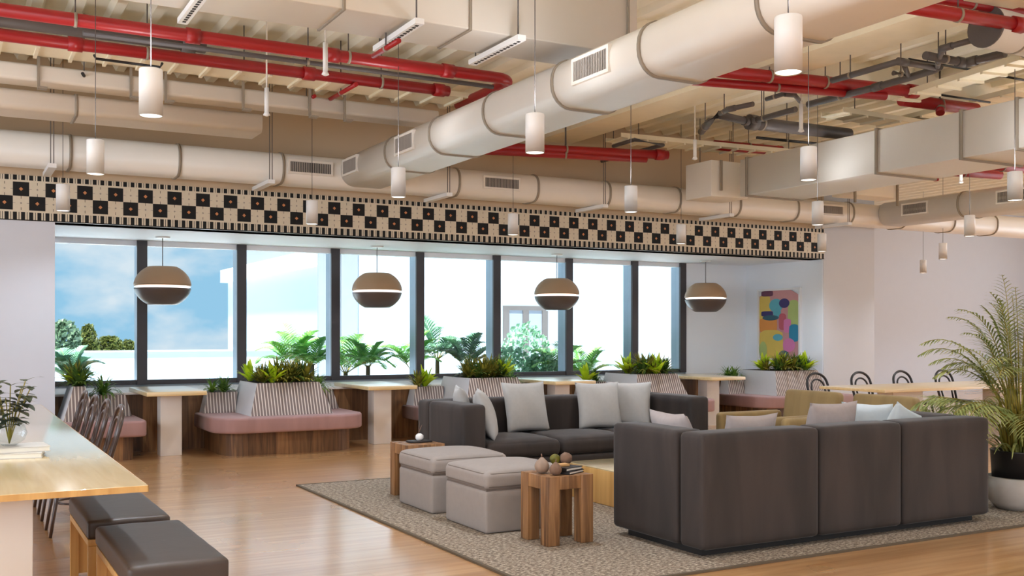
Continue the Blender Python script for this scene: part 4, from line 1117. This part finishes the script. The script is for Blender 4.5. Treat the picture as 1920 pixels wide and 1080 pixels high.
# big potted palm on the right
def areca():
    random.seed(5)
    t = thing('potted_palm', 'tall feathery areca palm in a concrete pot at the right edge', 'palm', (7.60, 5.26, ZR))
    MB().lathe([(.18, 0), (.24, .06), (.27, .16), (.265, .25), (.245, .26), (.235, .2)], 40).out('outer_pot', M['concrete'], t)
    MB().lathe([(.21, .19), (.225, .46), (.23, .47), (.215, .47), (.21, .42)], 36).out('inner_pot', M['black'], t)
    MB().lathe([(.205, .40), (.205, .43)], 24).out('soil', M['soil'], t)
    mb = MB(); ms = MB()
    for k in range(66):
        az = k * 2.399 + random.uniform(-.2, .2); r0 = random.uniform(.02, .12)
        hi = k % 3
        el = math.radians((82, 62, 42)[hi] + random.uniform(-6, 6)); sh = (.50, .40, .24)[hi] * random.uniform(.85, 1.15)
        b0 = Vector((math.cos(az) * r0, math.sin(az) * r0, .42)); b1 = b0 + Vector((math.cos(az) * .05, math.sin(az) * .05, sh))
        ms.tube([b0, b1], [.011, .008], 6)
        frond(mb, b1, az, el, random.uniform(.62, .92), 21, .014, .24, 1.3, -.05, .45)
    for k in range(60):   # short yellow-green basal shoots
        az = k * 2.399; r0 = .06 + .1 * random.random(); e = math.radians(random.uniform(40, 85))
        mb.mi = 0; mb.leaf((math.cos(az) * r0, math.sin(az) * r0, .43), (math.cos(az) * math.cos(e), math.sin(az) * math.cos(e), math.sin(e)), random.uniform(.32, .62), .022, 1.1, seg=6)
    mb.out('foliage', [M['palm'], M['palmstem']], t, recalc=False); ms.out('stems', M['palmstem'], t)
areca()
palm('potted_palm', 'small light green palm left of the tall areca palm', 'palm', (8.55, 6.75, 0), 16, .5, .12, M['palm'], .15, .32, 'black', nl=14, ll=.22, lw=.028, seed=77, elev=(30, 80))

# =====================================================================================
# LIGHT, SKY, CAMERA
# =====================================================================================
def area(name, loc, rot, sx, sy, power, col=(1, 1, 1)):
    l = bpy.data.lights.new(name, 'AREA'); l.shape = 'RECTANGLE'; l.size = sx; l.size_y = sy; l.energy = power; l.color = col
    o = bpy.data.objects.new(name, l); C.objects.link(o); o.location = loc; o.rotation_euler = rot
    return o
# added fill lamps outside the view, along the rear, left and right walls
for k in range(5):
    area('rear_fill', (-3 + k * 5.2, YMIN + .05, 2.3), (R(90), 0, 0), 3.3, 3.1, 35, (.84, .91, 1))  # unseen fill added behind the camera
for k in range(4):
    area('left_fill', (XMIN + .05, -3.5 + k * 4.0, 2.1), (R(90), 0, R(-90)), 3.2, 2.8, 125, (.8, .89, 1))  # added fill; the left wall is solid, without windows
for k in range(3):
    area('right_fill', (XMAX - .05, -1 + k * 6.0, 2.1), (R(90), 0, R(90)), 4.5, 2.8, 170, (.82, .9, 1))  # added fill; the right wall is solid too
def down(p, e):
    l = bpy.data.lights.new('pendant_downlight', 'SPOT'); l.energy = e; l.spot_size = R(140); l.spot_blend = 1; l.shadow_soft_size = .06; l.color = (.82, .90, 1)
    o = bpy.data.objects.new('pendant_downlight', l); C.objects.link(o); o.location = p; return o
for x in (1.06, 3.72, 6.4, 9.1, 12.0, 15.0, 18.0, 21.0):
    for y in (-1.5, 1.15, 3.8, 6.38, 9.0, 11.6, 14.6):
        if y > 12 and x < 14.5: continue
        if y > 11: down((x, y, 2.70), (84 if x > 2 else 40)); continue
        l = bpy.data.lights.new('ceiling_fill_uplight', 'SPOT'); l.energy = 22; l.spot_size = R(160); l.spot_blend = 1; l.shadow_soft_size = .12; l.color = (.92, .95, 1)  # added upward fill that brightens the ceiling; the pendants have closed tops
        o = bpy.data.objects.new('ceiling_fill_uplight', l); C.objects.link(o); o.location = (x, y, 3.02); o.rotation_euler = (PI, 0, 0)
        down((x, y, 2.70), (84 if y > 5 else 50) if not (x < 2 and y > 11) else 40)
sun = bpy.data.lights.new('sun', 'SUN'); sun.energy = 16.0; sun.angle = R(3); sun.color = (1, .97, .92)
so = bpy.data.objects.new('sun', sun); C.objects.link(so); so.rotation_euler = Vector((.2, .32, -.93)).to_track_quat('-Z', 'Y').to_euler()
def world():
    w = bpy.data.worlds.new('sky'); bpy.context.scene.world = w; w.use_nodes = True; nt = w.node_tree; nt.nodes.clear()
    out = nt.nodes.new('ShaderNodeOutputWorld'); bg = nt.nodes.new('ShaderNodeBackground')
    tc = nt.nodes.new('ShaderNodeTexCoord'); mp = nt.nodes.new('ShaderNodeMapping'); mp.inputs['Scale'].default_value = (1, 1, 1.9); mp.inputs['Location'].default_value = (1.3, .6, .9)
    nt.links.new(tc.outputs['Generated'], mp.inputs[0])
    n = N(nt, 'ShaderNodeTexNoise', Scale=5, Detail=6, Roughness=.5); nt.links.new(mp.outputs[0], n.inputs['Vector'])
    r = nt.nodes.new('ShaderNodeValToRGB'); r.color_ramp.elements[0].position = .45; r.color_ramp.elements[1].position = .54
    r.color_ramp.elements[0].color = (0, 0, 0, 1); r.color_ramp.elements[1].color = (1, 1, 1, 1)
    nt.links.new(n.outputs['Fac'], r.inputs['Fac'])
    c = mixc(nt, r.outputs['Color'], srgb(138, 180, 206), srgb(200, 207, 214))
    nt.links.new(c, bg.inputs[0]); bg.inputs[1].default_value = 1.0
    nt.links.new(bg.outputs[0], out.inputs[0])
world()
cam = bpy.data.cameras.new('camera'); co = bpy.data.objects.new('camera', cam); C.objects.link(co)
co.location = (0, 0, H); co.rotation_euler = (R(90), 0, -YAW)
cam.sensor_width = 36; cam.lens = 36; cam.shift_y = 86 / 1920; cam.clip_start = .05; cam.clip_end = 200
sc = bpy.context.scene; sc.camera = co
sc.view_settings.view_transform = 'Standard'; sc.view_settings.look = 'None'; sc.view_settings.gamma = 1; sc.view_settings.use_curve_mapping = False
sc.view_settings.exposure = 0.45
cy = sc.cycles; cy.use_denoising = True; cy.max_bounces = 8; cy.diffuse_bounces = 4; cy.glossy_bounces = 3; cy.transmission_bounces = 4; cy.transparent_max_bounces = 8
cy.sample_clamp_indirect = 6; cy.caustics_reflective = False; cy.caustics_refractive = False
cy.use_adaptive_sampling = True; cy.adaptive_threshold = .02
